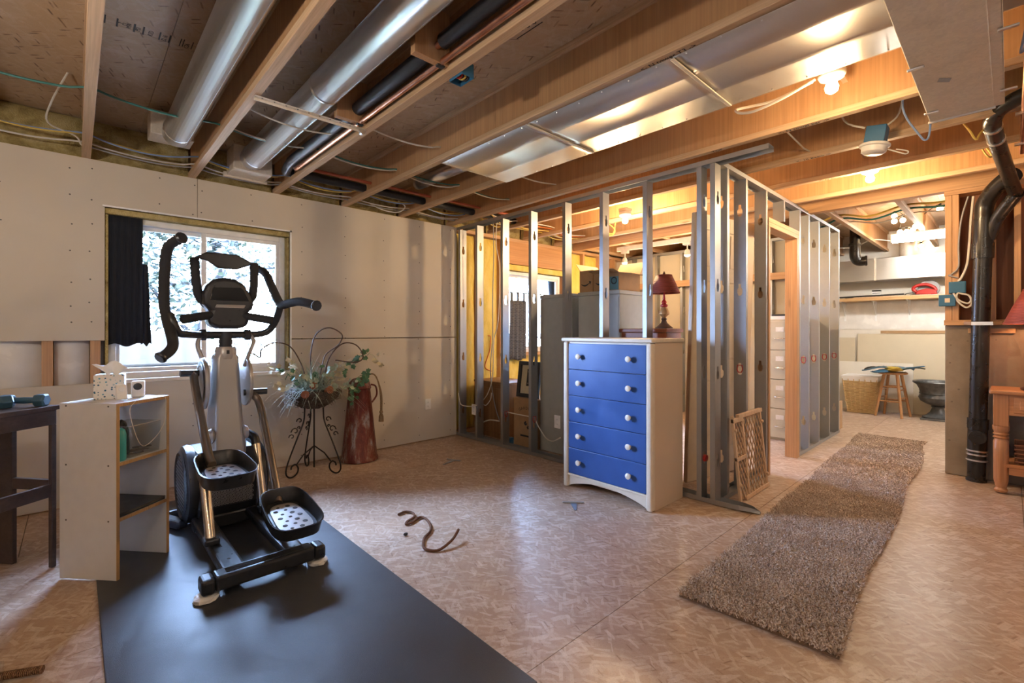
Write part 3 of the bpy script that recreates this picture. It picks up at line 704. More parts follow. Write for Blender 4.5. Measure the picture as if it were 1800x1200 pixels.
# ================================================================== elliptical trainer on the mat
plain('trainer_black', (.020, .021, .024), .32, 0, .15, 40, .1); plain('trainer_grip', (.020, .020, .022), .85, 0, .2, 60, .3)
t = NT('trainer_silver'); t.set((.40, .38, .36), .30, .35)
t = NT('trainer_alu'); t.set((.62, .55, .48), .26, 1.)
t = NT('trainer_bronze'); t.set((.30, .26, .22), .28, .9)
t = NT('console_screen'); t.set((.012, .016, .02), .08)
plain('trainer_slat_lit', (.085, .09, .10), .35)  # vent slats are black; daylight glancing off them is put into this tone
plain('tape_white', (.72, .70, .66), .7, 0, .1, 30, .5)
CX_ = .68; ZB = .0078
el = thing('elliptical_trainer', 'black and silver upright elliptical trainer on the black mat before the window', 'exercise machine', (CX_, 3.0, ZB))
# rear stabiliser
MB().box((.455, 2.395, .045), (.885, 2.485, .112)).build('rear_stabilizer', 'trainer_black', el, bevel=.012, seg=3)
m = MB()
for k in range(5): m.box((.50, 2.418 + k * .010, .1115), (.84, 2.423 + k * .010, .1145))
m.build('step_grip', 'trainer_grip', el)
for x, s in ((.455, -1), (.885, 1)): 
    c = MB().box((x, 2.392, .040), (x + s * .055, 2.488, .110)).build('end_cap', 'trainer_black', el, bevel=.016, seg=3)
for x in (.425, .912):
    f = MB().lathe([(.012, .028), (.012, .045)], (x, 2.44, ZB), 10).build('leveling_stem', 'trainer_black', el)
    pr = [(.042, 0.0005), (.050, .006), (.048, .018), (.036, .026), (.010, .030)]
    m = MB().lathe(pr, (x, 2.44, ZB), 14); m.v = [(a + R.uniform(-.006, .006), b + R.uniform(-.006, .006), max(c, ZB + .0005)) for a, b, c in m.v]
    m.build('foot_pad', 'tape_white', f)
# side rails
for x in (.545, .815):
    MB().bar((x, 2.46, .075), (x, 3.28, .085), .10, .05).build('side_rail', 'trainer_black', el, bevel=.016, seg=3)
MB().box((.50, 3.22, .03), (.86, 3.30, .11)).build('cross_member', 'trainer_black', el, bevel=.012)
MB().box((.33, 3.58, ZB + .001), (1.03, 3.66, .075)).build('front_stabilizer', 'trainer_black', el, bevel=.02, seg=3)
MB().box((.61, 3.28, .03), (.75, 3.62, .09)).build('spine', 'trainer_black', el, bevel=.012)
for x in (.47, .89): MB().bar((x, 3.36, .05), (x + (-.09 if x < .6 else .09), 3.60, .045), .06, .05).build('outrigger', 'trainer_black', el, bevel=.012)
# drive housing: two vented drums and the grille between them
def drum(x, s):
    m = MB().lathe([(.225, -s * .022), (.232, 0), (.225, s * .022), (.198, s * .032), (.186, s * .026)], (x, 3.42, .275), 36, 'x', True).build('drum_cover', 'trainer_black', el, smooth=True)
    g = MB()
    for k in range(15):
        z = .275 - .15 + k * .0215; hw = math.sqrt(max(0, .172 ** 2 - (z - .275) ** 2))
        if hw > .02: g.box((x + s * .024, 3.42 - hw, z - .0055), (x + s * .036, 3.42 + hw, z + .0055))
    g.build('vent_slat', 'trainer_slat_lit', m)
    MB().lathe([(.178, s * .034), (.190, s * .043), (.202, s * .034)], (x, 3.42, .275), 36, 'x', False).build('vent_ring', 'trainer_black', m, smooth=True)
drum(.50, -1); drum(.86, 1)
MB().prism([(.52, 3.23, .10), (.52, 3.20, .16), (.52, 3.20, .40), (.52, 3.27, .48), (.52, 3.58, .48), (.52, 3.64, .35), (.52, 3.62, .10)], (.32, 0, 0)).build('drive_housing', 'trainer_black', el, bevel=.02, seg=3)
m = MB(); r_ = .0075
for i in range(15):
    for k in range(11):
        x = .575 + i * .0155 + (.00775 if k % 2 else 0); z = .175 + k * .0145
        ps = [(x + r_ * math.cos(a * PI / 3 + PI / 6), 3.198, z + r_ * math.sin(a * PI / 3 + PI / 6)) for a in range(6)]; qs = [(x + r_ * .62 * math.cos(a * PI / 3 + PI / 6), 3.198, z + r_ * .62 * math.sin(a * PI / 3 + PI / 6)) for a in range(6)]
        o = [*ps, *qs]; m.add(o, [(a, (a + 1) % 6, (a + 1) % 6 + 6, a + 6) for a in range(6)])
m.build('mesh_grille', 'trainer_silver', el, solid=.001)
# silver mast
def mast_ring(y, z, hw, dp, ch=.3): return [(CX_ - hw, y + dp * ch, z), (CX_ - hw * .75, y, z), (CX_ + hw * .75, y, z), (CX_ + hw, y + dp * ch, z), (CX_ + hw, y + dp, z), (CX_ - hw, y + dp, z)]
rings = [mast_ring(3.19, .43, .095, .20), mast_ring(3.195, .50, .10, .20), mast_ring(3.235, .68, .085, .16), mast_ring(3.255, .92, .072, .13), mast_ring(3.262, 1.04, .066, .115), mast_ring(3.265, 1.07, .05, .10)]
m = MB(); n = 6
m.add([p for r in rings for p in r], [(i * n + k, i * n + (k + 1) % n, (i + 1) * n + (k + 1) % n, (i + 1) * n + k) for i in range(len(rings) - 1) for k in range(n)] + [tuple(range(n - 1, -1, -1)), tuple((len(rings) - 1) * n + k for k in range(n))])
m.build('mast', 'trainer_silver', el, smooth=True, bevel=.010, seg=3)
MB().lathe([(.058, 1.03), (.060, 1.05), (.057, 1.09), (.050, 1.105)], (CX_, 3.315, 0), 22).build('collar', 'trainer_silver', el, smooth=True)
MB().box((CX_ - .008, 3.252, 1.062), (CX_ + .008, 3.258, 1.085)).build('badge', 'trainer_black', el)
MB().lathe([(.036, 1.10), (.036, 1.20)], (CX_, 3.315, 0), 16).build('mast_post', 'trainer_black', el, smooth=True)
for x in (-.075, .075): MB().lathe([(.036, 0), (.045, .012 if x > 0 else -.012), (.036, .03 if x > 0 else -.03)], (CX_ + x, 3.25, .575), 18, 'x').build('mast_bulge', 'trainer_silver', el, smooth=True)
# crank discs either side of the mast
for x, s in ((.575, -1), (.785, 1)):
    m = MB().lathe([(.155, 0), (.158, s * .008), (.15, s * .020), (.05, s * .026), (.0, s * .026)], (x, 3.34, .885), 32, 'x').build('crank_disc', 'trainer_silver', el, smooth=True)
    MB().lathe([(.135, s * .022), (.118, s * .026), (.10, s * .0235)], (x, 3.34, .885), 32, 'x', False).build('disc_ring', 'trainer_black', m, smooth=True)
# moving arms with pivot grips
L_ = [(.525, 2.86, .50), (.518, 2.95, .568), (.520, 3.325, .90), (.535, 3.36, .945)]
R_ = [(.805, 2.72, .27), (.815, 2.78, .325), (.85, 3.205, .71), (.83, 3.27, .79), (.80, 3.30, .81)]
for ps, g in ((L_, ((.455, 3.36, .95), (.56, 3.37, .945))), (R_, ((.775, 3.30, .815), (.905, 3.28, .815)))):
    a = MB().tube(smooth_pts(ps, 5), .0225, 12).build('swing_arm', 'trainer_bronze', el, smooth=True)
    MB().tube([g[0], g[1]], .020, 12).build('pivot_sleeve', 'trainer_black', a, smooth=True)
# roller posts from rails to pedals
for ps, top in (([(.512, 2.82, .125), (.512, 2.985, .40)], None), ([(.842, 3.11, .12), (.842, 3.285, .48)], [(.842, 3.285, .48), (.835, 3.31, .525), (.80, 3.35, .55), (.76, 3.40, .55)])):
    a = MB().tube(ps, .0255, 14).build('roller_post', 'trainer_alu', el, smooth=True)
    b = ps[0]; MB().box((b[0] - .035, b[1] - .045, .105), (b[0] + .035, b[1] + .03, .140)).build('post_shoe', 'trainer_black', a, bevel=.01)
    if top: MB().tube(smooth_pts(top, 5), .026, 12).build('elbow', 'trainer_black', a, smooth=True)
# foot pedals: trays with raised rims and a pierced silver tread
def pedal(c, tilt):
    M_ = Matrix.Translation(c) @ Matrix.Rotation(tilt, 4, 'X')
    out = []
    for k in range(28):
        a = 2 * PI * k / 28; x = math.copysign(abs(math.cos(a)) ** .55, math.cos(a)); y = math.copysign(abs(math.sin(a)) ** .55, math.sin(a)); out.append((x, y))
    def ring(sx, sy, z, dz=0): return [(x * sx * (1 - .08 * y), y * sy, z + dz * (.5 + .5 * y)) for x, y in out]
    rs = [ring(.082, .155, -.035), ring(.108, .190, -.020), ring(.118, .200, .035, .03), ring(.123, .205, .042, .03), ring(.117, .199, .044, .03), ring(.110, .192, .035, .028), ring(.098, .178, .002)]
    m = MB(M_); n = 28; m.add([p for r in rs for p in r], [(i * n + k, i * n + (k + 1) % n, (i + 1) * n + (k + 1) % n, (i + 1) * n + k) for i in range(len(rs) - 1) for k in range(n)] + [tuple(range(n - 1, -1, -1)), tuple((len(rs) - 1) * n + k for k in range(n))])
    p = m.build('pedal', 'trainer_black', el, smooth=True)
    tr = [(x * .080 * (1 - .1 * y), y * .150 - .01, .0045) for x, y in out]
    q = MB(M_).prism(tr, (0, 0, .004)).build('tread_plate', 'trainer_silver', p, bevel=.002)
    m = MB(M_)
    for i, j in [(a, b) for a in range(-3, 4) for b in range(-1, 2)]:
        x = j * .048 + (.021 if i % 2 else 0); 
        if abs(x) < .06: m.lathe([(.0125 if (i + j) % 2 else .009, 0), (.008 if (i + j) % 2 else .006, .0022)], (x, i * .038 - .01, .0087), 12)
    m.build('tread_stud', 'rubber_black', q)['kind'] = 'stuff'
    return p
pedal((.555, 2.735, .475), math.radians(2)); pedal((.81, 2.545, .240), math.radians(9))
MB().bar((.53, 2.98, .40), (.56, 2.80, .435), .04, .03).build('pedal_bracket', 'trainer_black', el, bevel=.006)
MB().bar((.842, 3.10, .13), (.80, 2.62, .175), .045, .035).build('pedal_bracket', 'trainer_black', el, bevel=.006)
# console
m = MB(); CY = 3.30
prof = [(-.128, 1.36), (-.132, 1.42), (-.112, 1.475), (-.075, 1.512), (-.02, 1.525), (.045, 1.52), (.09, 1.49), (.125, 1.43), (.145, 1.37), (.135, 1.335), (.105, 1.315), (.12, 1.27), (.105, 1.23), (.06, 1.215), (-.05, 1.215), (-.095, 1.235), (-.105, 1.275), (-.09, 1.32)]
con = MB().prism([(CX_ + x, CY - .05, z) for x, z in prof], (0, .13, 0)).build('console', 'trainer_black', el, bevel=.022, seg=3)
MB().prism([(CX_ - .095, CY - .052, 1.385), (CX_ - .085, CY - .046, 1.45), (CX_ - .055, CY - .040, 1.497), (CX_ + .04, CY - .040, 1.502), (CX_ + .085, CY - .046, 1.45), (CX_ + .112, CY - .052, 1.385)], (0, -.006, .002)).build('display', 'console_screen', con, bevel=.004)
MB().prism([(CX_ - .07, CY - .062, 1.342), (CX_ - .06, CY - .055, 1.362), (CX_ + .095, CY - .055, 1.362), (CX_ + .085, CY - .062, 1.342)], (0, .02, 0)).build('button_strip', 'trainer_silver', con, bevel=.004)
# media rack on two uprights
for s in (-1, 1):
    MB().tube(smooth_pts([(CX_ + s * .10, CY + .02, 1.36), (CX_ + s * .135, CY + .01, 1.40), (CX_ + s * .150, CY, 1.45), (CX_ + s * .158, CY + .01, 1.55), (CX_ + s * .160, CY + .02, 1.635)], 5), .024, 12).build('upright_grip', 'trainer_grip', el, smooth=True)
rk = [(-.165, 1.64), (-.10, 1.678), (.06, 1.678), (.155, 1.632), (.13, 1.618), (.06, 1.585), (-.04, 1.585), (-.10, 1.625)]
MB().prism([(CX_ + x, CY + .0, z) for x, z in rk], (0, .028, 0)).build('media_rack', 'trainer_black', el, bevel=.008)
# fixed short grips
for s in (-1, 1): MB().tube([(CX_ + s * .07, CY - .02, 1.30), (CX_ + s * .235, CY - .10, 1.268)], [.024, .026], 12).build('fixed_grip', 'trainer_grip', el, smooth=True)
# handlebars: cross bars, clamps and long bent grips
cb = MB().tube([(CX_ - .12, CY + .015, 1.178), (CX_ + .12, CY + .015, 1.178)], .023, 12).build('handle_axle', 'trainer_black', el, smooth=True)
for s in (-1, 1): MB().lathe([(.034, -.018), (.034, .018)], (CX_ + s * .12, CY + .015, 1.178), 10, 'x').build('clamp', 'trainer_black', cb, bevel=.005)
def grips(pts, arm):
    a = MB().tube(smooth_pts(arm, 6), .0215, 12).build('handle_arm', 'trainer_black', el, smooth=True)
    ps = smooth_pts(pts, 7); MB().tube(ps, [.0262] * len(ps), 12).build('handle_grip', 'trainer_grip', a, smooth=True)
    for e, q in ((ps[0], ps[1]), (ps[-1], ps[-2])):
        dd = (e - q).normalized(); MB().tube([e - dd * .006, e + dd * .004, e + dd * .012], [.030, .032, .026], 12).build('end_cap', 'trainer_black', a, smooth=True)
grips([ond(319, 418, 2.50), ond(296, 434, 2.54), ond(290, 470, 2.58), ond(288.5, 528, 2.60), ond(294, 562, 2.58), ond(304, 600, 2.52), ond(299, 616, 2.47), ond(283, 628, 2.42)],
      [(CX_ - .12, CY + .015, 1.178), ond(330, 587, 2.66), ond(314, 584, 2.60), ond(304, 566, 2.58), ond(299, 552, 2.585)])
grips([ond(447, 470, 3.25), ond(466, 480, 3.18), ond(478, 505, 3.10), ond(493, 534, 3.02), ond(508, 533, 2.95), ond(527, 530, 2.86), ond(556, 537, 2.73)],
      [(CX_ + .12, CY + .015, 1.178), ond(455, 587, 3.03), ond(472, 581, 3.06), ond(485, 562, 3.06), ond(493, 537, 3.03)])
MB().tube(smooth_pts([(CX_ + .13, CY, 1.175), (CX_ + .15, CY - .01, 1.14), (CX_ + .13, CY - .02, 1.08), (CX_ + .10, CY, .98)], 5), .012, 8).build('link_rod', 'trainer_silver', el, smooth=True)
MB().tube(smooth_pts([(CX_ - .13, CY, 1.175), (CX_ - .15, CY - .01, 1.12), (CX_ - .13, CY - .02, 1.04)], 5), .012, 8).build('link_rod', 'trainer_silver', el, smooth=True)
# ================================================================== ceiling services
plain('cable_white', (.68, .65, .58), .5); plain('cable_yellow', (.62, .45, .10), .5); plain('cable_teal', (.035, .17, .15), .5); plain('cable_blue', (.22, .32, .55), .5); plain('cable_orange', (.55, .16, .04), .5); plain('cable_grey', (.33, .33, .34), .5)
plain('pipe_foam', (.012, .012, .014), .45, 0, .3, 30, .15); plain('abs_black', (.016, .014, .013), .30, 0, .2); plain('blue_box', (.03, .14, .27), .45)
t = NT('copper'); nn = t.noise(t.co((4, 4, 4)), 3, 4); t.set(t.ramp(nn, [(.3, (.58, .26, .15)), (.7, (.80, .44, .30))]), .28, 1.)
plain('pex_red', (.42, .10, .045), .5)
plain('ink', (.02, .018, .016), .7)
def duct(x, z, r, y0, y1, label, seams, end):
    d = thing('round_duct', label, 'duct', (x, (y0 + y1) / 2, z))
    MB().lathe([(r, y0), (r, y1)], (x, 0, z), 36, 'y', False).build('pipe', 'galv', d, smooth=True, solid=.0012)
    for y in seams: MB().lathe([(r + .0012, y - .012), (r + .004, y - .006), (r + .004, y + .006), (r + .0012, y + .012)], (x, 0, z), 36, 'y', False).build('seam_ring', 'galv', d, smooth=True)
    MB().bar((x + r * .62, y0, z - r * .80), (x + r * .62, y1, z - r * .80), .009, .004, (.6, 0, -.8)).build('lock_seam', 'galv', d)
    MB().lathe([(r, y1 - .003), (r * .98, y1 + .03), (r * .86, y1 + .06), (r * .5, y1 + .075)], (x, 0, z), 30, 'y', False).build('elbow', 'galv', d, smooth=True)
    return d
d1 = duct(.500, 2.525, .082, -2.1, 3.82, 'round galvanized duct in the joist bay above the window, nearer the side wall', (3.74, 1.2), 1)
MB().box((.36, 3.84, 2.50), (.60, 4.02, 2.66)).build('boot', 'galv_dull', d1, bevel=.006)
d2 = duct(.985, 2.510, .082, -2.1, 3.93, 'round galvanized duct held up by a perforated metal strap', (3.86, 2.52, .7), 1)
MB().box((.86, 3.95, 2.415), (1.13, 4.16, 2.60)).build('boot', 'galv_dull', d2, bevel=.006)
MB().box((.84, 4.16, 2.405), (1.15, 4.185, 2.44)).build('boot_flange', 'galv_dull', d2)
for k in range(7):
    MB().lathe([(.0826, -.004), (.0826, .004)], (.985, 3.05 + k * .1, 2.510), 30, 'y', False).build('crimp_mark', 'galv_dull', d2, smooth=True) if False else None
m = MB()
for k in range(6): m.bar((.985 + .082 * math.sin(.25) + .001, 3.02 + k * .115, 2.510 - .082 * math.cos(.25) - .0008), (.985 + .082 * math.sin(.95), 3.03 + k * .115, 2.510 - .082 * math.cos(.95) - .0008), .006, .001, (.5, 0, -.8))
o = m.build('ink_marks', 'ink', d2); o['kind'] = 'stuff'
st = thing('hanger_strap', 'perforated steel bar spanning two joists beneath the round duct', 'strap', (.98, 2.62, 2.39))
MB().box((.665, 2.605, 2.391), (1.255, 2.635, 2.3945)).build('bar', 'galv_dull', st); MB().box((.665, 2.632, 2.379), (1.255, 2.635, 2.391)).build('bar_edge', 'galv_dull', st)
MB().lathe([(.016, 0), (.016, .022)], (1.235, 2.60, 2.372), 12, 'y').build('bolt', 'galv', st, smooth=True)
m = MB()
for k in range(9): m.lathe([(.0045, 0), (.0035, -.0015)], (.70 + k * .058, 2.615, 2.391), 8)
m.build('strap_hole', 'screw_dark', st)['kind'] = 'stuff'
# foam covered drain and copper riser along the third joist
pz = thing('foam_pipe', 'black foam covered pipe running beside the copper pipe under the subfloor', 'pipe', (1.195, 1.8, 2.48))
MB().tube([(1.195, 3.72, 2.485), (1.195, 2.66, 2.485)], .036, 16).build('foam_sleeve', 'pipe_foam', pz, smooth=True)
MB().tube([(1.195, 2.58, 2.485), (1.195, 1.92, 2.487), (1.195, 1.86, 2.487)], [.036, .038, .030], 16).build('foam_sleeve', 'pipe_foam', pz, smooth=True)
MB().tube([(1.195, 1.72, 2.487), (1.195, -2.1, 2.49)], .034, 16).build('foam_sleeve', 'pipe_foam', pz, smooth=True)
MB().tube([(1.195, 3.6, 2.487), (1.195, -2.1, 2.487)], .014, 10).build('inner_pipe', 'copper', pz, smooth=True)
MB().tube(smooth_pts([(1.195, 3.70, 2.485), (1.20, 3.80, 2.47), (1.215, 3.90, 2.46), (1.25, 3.93, 2.466), (1.40, 3.93, 2.47)], 5), .035, 14).build('foam_elbow', 'pipe_foam', pz, smooth=True)
MB().tube([(1.38, 3.93, 2.47), (3.75, 3.93, 2.475)], .035, 16).build('foam_sleeve', 'pipe_foam', pz, smooth=True)
cp = thing('copper_pipe', 'bright copper pipe clipped below the foam covered pipe', 'pipe', (1.215, 1, 2.43))
MB().tube([(1.225, 3.62, 2.43), (1.225, -2.1, 2.435)], .0145, 12).build('tube', 'copper', cp, smooth=True)
MB().tube(smooth_pts([(1.225, 3.60, 2.43), (1.225, 3.70, 2.435), (1.24, 3.76, 2.46), (1.30, 3.80, 2.485), (1.36, 3.815, 2.49)], 4), .0165, 12).build('elbow', 'copper', cp, smooth=True)
MB().tube([(1.34, 3.815, 2.49), (3.70, 3.815, 2.50)], .0125, 12).build('branch_tube', 'pex_red', cp, smooth=True)
for y in (2.62, 1.79): MB().box((1.205, y - .012, 2.412), (1.245, y + .012, 2.452)).build('pipe_clip', 'rubber_black', cp, bevel=.004)
for y, lb in ((2.60, 'upright wood block carrying the pipes right behind the perforated strap'), (1.77, 'upright wood block carrying the pipes by the open blue junction box')): tag(MB().box((1.08, y, ZC + .02), (1.264, y + .038, ZS - .04)).build('blocking_board', 'stud_z', bevel=.002), lb, 'wood block')
sd = thing('small_duct', 'short small round duct between joists beyond the end of the metal pan', 'duct', (2.33, 3.5, 2.5))
MB().lathe([(.055, 3.05), (.055, 3.78)], (2.36, 0, 2.587), 24, 'y', False).build('pipe', 'galv', sd, smooth=True, solid=.001)
MB().lathe([(.06, 3.02), (.062, 3.06), (.06, 3.10)], (2.36, 0, 2.587), 24, 'y', False).build('collar', 'galv', sd, smooth=True)
MB().lathe([(.055, 3.77), (.053, 3.82), (.03, 3.85)], (2.36, 0, 2.587), 24, 'y').build('elbow', 'galv_dull', sd, smooth=True)
# panned joist bay
pn = thing('return_air_pan', 'shiny sheet metal pan nailed beneath two joists as return air duct', 'duct', (2.2, 1, ZC - .004))
seams = [2.775, 1.905, 1.012, .12, -.80, -2.1]
for a, b in zip(seams[:-1], seams[1:]):
    rows = []
    prof = [(1.905, 0), (2.085, 0), (2.10, -.005), (2.115, 0), (2.31, 0), (2.325, -.005), (2.34, 0), (2.535, 0)]
    dz = R.uniform(-.001, 0)
    for y in (a - .004, a - .05, (a + b) / 2, b + .05, b + .004): rows.append([(x, y, ZC - .0025 + z + dz - (.004 if y == (a + b) / 2 and 1.95 < x < 2.5 else 0)) for x, z in prof])
    MB().sheet(rows).build('pan_sheet', 'galv_pan', pn, solid=.001, smooth=True)
for y in seams[1:-1]: MB().box((1.91, y - .009, ZC - .012), (2.53, y + .009, ZC - .004)).build('drive_cleat', 'galv_dull', pn, bevel=.003)
m = MB(); 
for a in seams[:-1]:
    for k in range(6):
        for x in (1.922, 2.515): m.lathe([(.0045, -.003), (.003, -.008)], (x + R.uniform(-.008, .008), a - .06 - k * .15, ZC), 6)
m.build('nail_heads', 'galv', pn)['kind'] = 'stuff'
# trunk duct at the right
tk = thing('trunk_duct', 'large rectangular sheet metal trunk duct hung below the joists', 'duct', (1, .16, 2.25))
MB().box((-2.5, .05, 2.252), (3.145, .276, 2.388)).build('duct_body', 'galv_dull', tk, bevel=.003)
MB().box((-2.5, .018, 2.256), (3.150, .050, 2.262)).box((-2.5, .016, 2.256), (3.15, .019, 2.30)).build('side_flange', 'galv_dull', tk)
MB().box((3.140, .045, 2.244), (3.152, .282, 2.256)).build('end_cleat', 'galv', tk, bevel=.002)
for x, y in ((2.45, .276), (3.0, .276), (2.35, .022), (2.95, .022)): MB().box((x - .008, y - .045, 2.244), (x + .008, y + .008, 2.2515)).build('hanger_clip', 'galv', tk, bevel=.002)
MB().prism([(2.62, .20, 2.251), (2.655, .165, 2.251), (2.69, .175, 2.251), (2.655, .21, 2.251)], (0, 0, -.001)).build('patch', 'cable_grey', tk)

# cables crossing the bays
def bay_run(xs, y, z, drop, r, mat, label, group, jit=.02, yj=None):
    ps = []
    for a, b in zip(xs[:-1], xs[1:]):
        s = sag((a, y + R.uniform(-jit, jit), z + R.uniform(-.008, .008)), (b, y + R.uniform(-jit, jit), z + R.uniform(-.008, .008)), drop * R.uniform(.7, 1.3), 8)
        ps += s[:-1]
    ps.append(Vector((xs[-1], y, z)))
    return tag(MB().tube(smooth_pts(ps, 2), r, 6).build('cable', mat, smooth=True), label, 'cable', group)
J6 = [-1.167, -.555, .057, .669, 1.281, 1.893, 2.505, 3.117]
bay_run(J6, 3.37, 2.50, .03, .006, 'cable_teal', 'long dark teal cable strung through the joists over both round ducts', None)
bay_run(J6[3:], 3.36, 2.49, .04, .005, 'cable_white', 'white cable strung beside the teal cable through the joists', None)
bay_run(J6, 4.08, 2.485, .045, .0055, 'cable_yellow', 'yellow cable drooping through the joists along the window wall', None)
bay_run(J6, 4.07, 2.48, .05, .0055, 'cable_blue', 'blue grey cable drooping beside the yellow one along the window wall', None)
bay_run(J6, 4.20, 2.455, .03, .0055, 'cable_white', 'white cable strung through joists just above the drywall edge', None)
bay_run(J6[2:], 4.24, 2.44, .025, .0055, 'cable_grey', 'grey white cable lying nearest the drywall top edge along the wall', None)
bay_run([1.281, 1.893, 2.505, 3.117], 2.75, 2.50, .03, .0055, 'cable_white', 'lone white cable strung through the joists past the metal pan', None)
bay_run([.669, 1.281], 2.95, 2.47, .05, .0045, 'cable_white', 'thin white cable hanging loosely below the strapped round duct', None)
tag(MB().tube(smooth_pts([(-.03, 3.7, 2.685), (-.1, 3.85, 2.55), (-.12, 4.0, 2.47), (.0, 4.1, 2.455), (.03, 4.15, 2.42), (.05, 4.2, 2.43)], 5), .0055, 6).build('cable', 'cable_white', smooth=True), 'white cable curling down from the subfloor to the insulation', 'cable')
tag(MB().tube(smooth_pts([(2.1, 4.25, 2.44), (2.25, 4.28, 2.41), (2.38, 4.22, 2.40), (2.40, 4.12, 2.44), (2.3, 4.08, 2.47)], 6), .006, 6).build('cable_loop', 'cable_white', smooth=True), 'loop of white cable hanging by the wall near the partition corner', 'cable')
# junction box on the third joist
jb = thing('junction_box', 'open blue junction box with wires on a joist beside the painted numbers', 'junction box', (1.335, 1.78, 2.39))
m = MB(); x0, x1, y0, y1, z0, z1 = 1.307, 1.372, 1.73, 1.83, 2.39, 2.455
m.add([(x0, y0, z0), (x1, y0, z0), (x1, y1, z0), (x0, y1, z0), (x0, y0, z1), (x1, y0, z1), (x1, y1, z1), (x0, y1, z1)], [(4, 5, 6, 7), (0, 1, 5, 4), (1, 2, 6, 5), (2, 3, 7, 6), (3, 0, 4, 7)])
m.build('box', 'blue_box', jb, solid=.003)
for k, (mt, dx) in enumerate((('red_plastic', .012), ('cable_yellow', .03), ('rubber_black', .045))): MB().tube(smooth_pts([(x0 + dx, y0 + .02, z1 - .01), (x0 + dx + .01, y0 + .03, z0 + .012), (x0 + dx, y0 + .06, z0 + .01), (x0 + dx, y1 - .02, z1 - .01)], 4), .005, 6).build('wire', mt, jb)
# stamps printed on the underside of the subfloor
cst = ceil
def stamp(o, body, size, xdir, ydir): text_mesh(body, size, 'ink', cst, frame_mtx(o, xdir, ydir), 'stamp', .0004)
zz = ZS - .0006
stamp((1.50, 1.66, zz), '5 1 2', .05, (.1, -1, 0), (-1, -.1, 0)); stamp((1.62, 1.62, zz), '3 5 8', .05, (.1, -1, 0), (-1, -.1, 0))
m = MB()
for x in (1.46, 1.535, 1.58, 1.655): m.box((x - .003, 1.55, zz - .0004), (x + .003, 1.73, zz + .0004))
for x in (1.40, 1.42, 1.435): m.box((x - .006, 1.60, zz - .0004), (x + .006, 1.70, zz + .0004))
m.build('stamp_bars', 'ink', cst)['kind'] = 'stuff'
stamp((1.45, 2.72, zz), 'UTI RFL', .05, (1, -.12, 0), (-.12, -1, 0)); stamp((.80, 2.95, zz), 'EXP 1', .055, (1, -.1, 0), (-.1, -1, 0)); stamp((1.16, 2.95, zz), 'NCR', .04, (1, -.1, 0), (-.1, -1, 0))
m = MB()
for k, (x, w) in enumerate(((.105, .006), (.15, .007), (.215, .008), (.25, .007), (.315, .006), (.355, .006), (.40, .004), (.412, .004), (.45, .004))): m.box((x - w / 2, 2.93 - k * .004, zz - .0004), (x + w / 2, 3.01 - k * .004, zz + .0004))
m.build('stamp_bars', 'ink', cst)['kind'] = 'stuff'
for x, b in ((.165, '7'), (.18, '13'), (.195, 'MW'), (.23, 'PS1'), (.335, '32 16'), (.43, 'CSA'), (.28, 'RTD')): stamp((x, 2.96, zz), b, .028, (.05, -1, 0), (-1, -.05, 0))
# scribbled notes on joist flanges
for c, s in (((1.90, 1.03, ZC - .0006), '<- N tower T3 ->'), ((3.117, .83, ZC - .0006), '<- N towel bar ->'), ((3.729, .93, ZC - .0006), '<- 10 Beam ->'), ((4.341, .95, ZC - .0006), '<- N 60ns ->'), ((3.117, 1.33, ZC - .0006), 'TOP')): stamp(c, s, .036, (0, -1, 0), (-1, 0, 0))

# bulbs on ceiling boxes
def keyless(x, y, z, label, watts, bar=True, mat='bulb_warm', group=None, col=(1, .68, .36)):
    k = thing('ceiling_lampholder', label, 'lamp', (x, y, z), group)
    MB().lathe([(.058, .045), (.06, .02), (.052, .005), (.030, -.006), (.024, -.012)], (x, y, z), 22).build('lampholder', 'plastic_white', k, smooth=True)
    MB().lathe([(.018, -.010), (.024, -.022), (.030, -.040), (.026, -.058), (.012, -.068), (.001, -.070)], (x, y, z), 16).build('bulb', mat, k, smooth=True)
    MB().box((x - .052, y - .052, z + .045), (x + .052, y + .052, z + .085)).build('octagon_box', 'galv_dull', k, bevel=.015)
    if bar: MB().box((x - .28, y - .012, z + .085), (x + .28, y + .012, z + .089)).build('bar_hanger', 'galv', k)
    lamp((x, y, z - .115), watts, col); return k
keyless(2.72, .60, 2.44, 'bare lit bulb on a white lampholder next to the metal pan', 9)
keyless(4.49, .74, 2.42, 'bare lit bulb on a white lampholder over the hall rug', 28)
keyless(4.00, 2.62, 2.34, 'bare lit bulb hanging in the room behind the partition', 48, False)
for x, y in ((-.86, .6), (.37, -1.1), (2.2, -1.3)): keyless(x, y, 2.44, 'added unseen fill bulb on a white lampholder behind the camera side of the basement', 14, col=(1, .85, .68), group='added fill bulbs over the unseen part of the basement')  # bulbs added out of view to lift the brightness of the main room
tag(MB().tube(smooth_pts([(2.68, .66, 2.45), (2.66, .8, 2.40), (2.64, .93, 2.372), (2.63, 1.0, 2.382), (2.66, 1.03, 2.42), (2.70, .97, 2.43), (2.72, .85, 2.43), (2.72, .68, 2.46)], 6), .0075, 6).build('cable_loop', 'cable_white', smooth=True), 'loop of white cable hanging beside the bare bulb at the pan', 'cable')
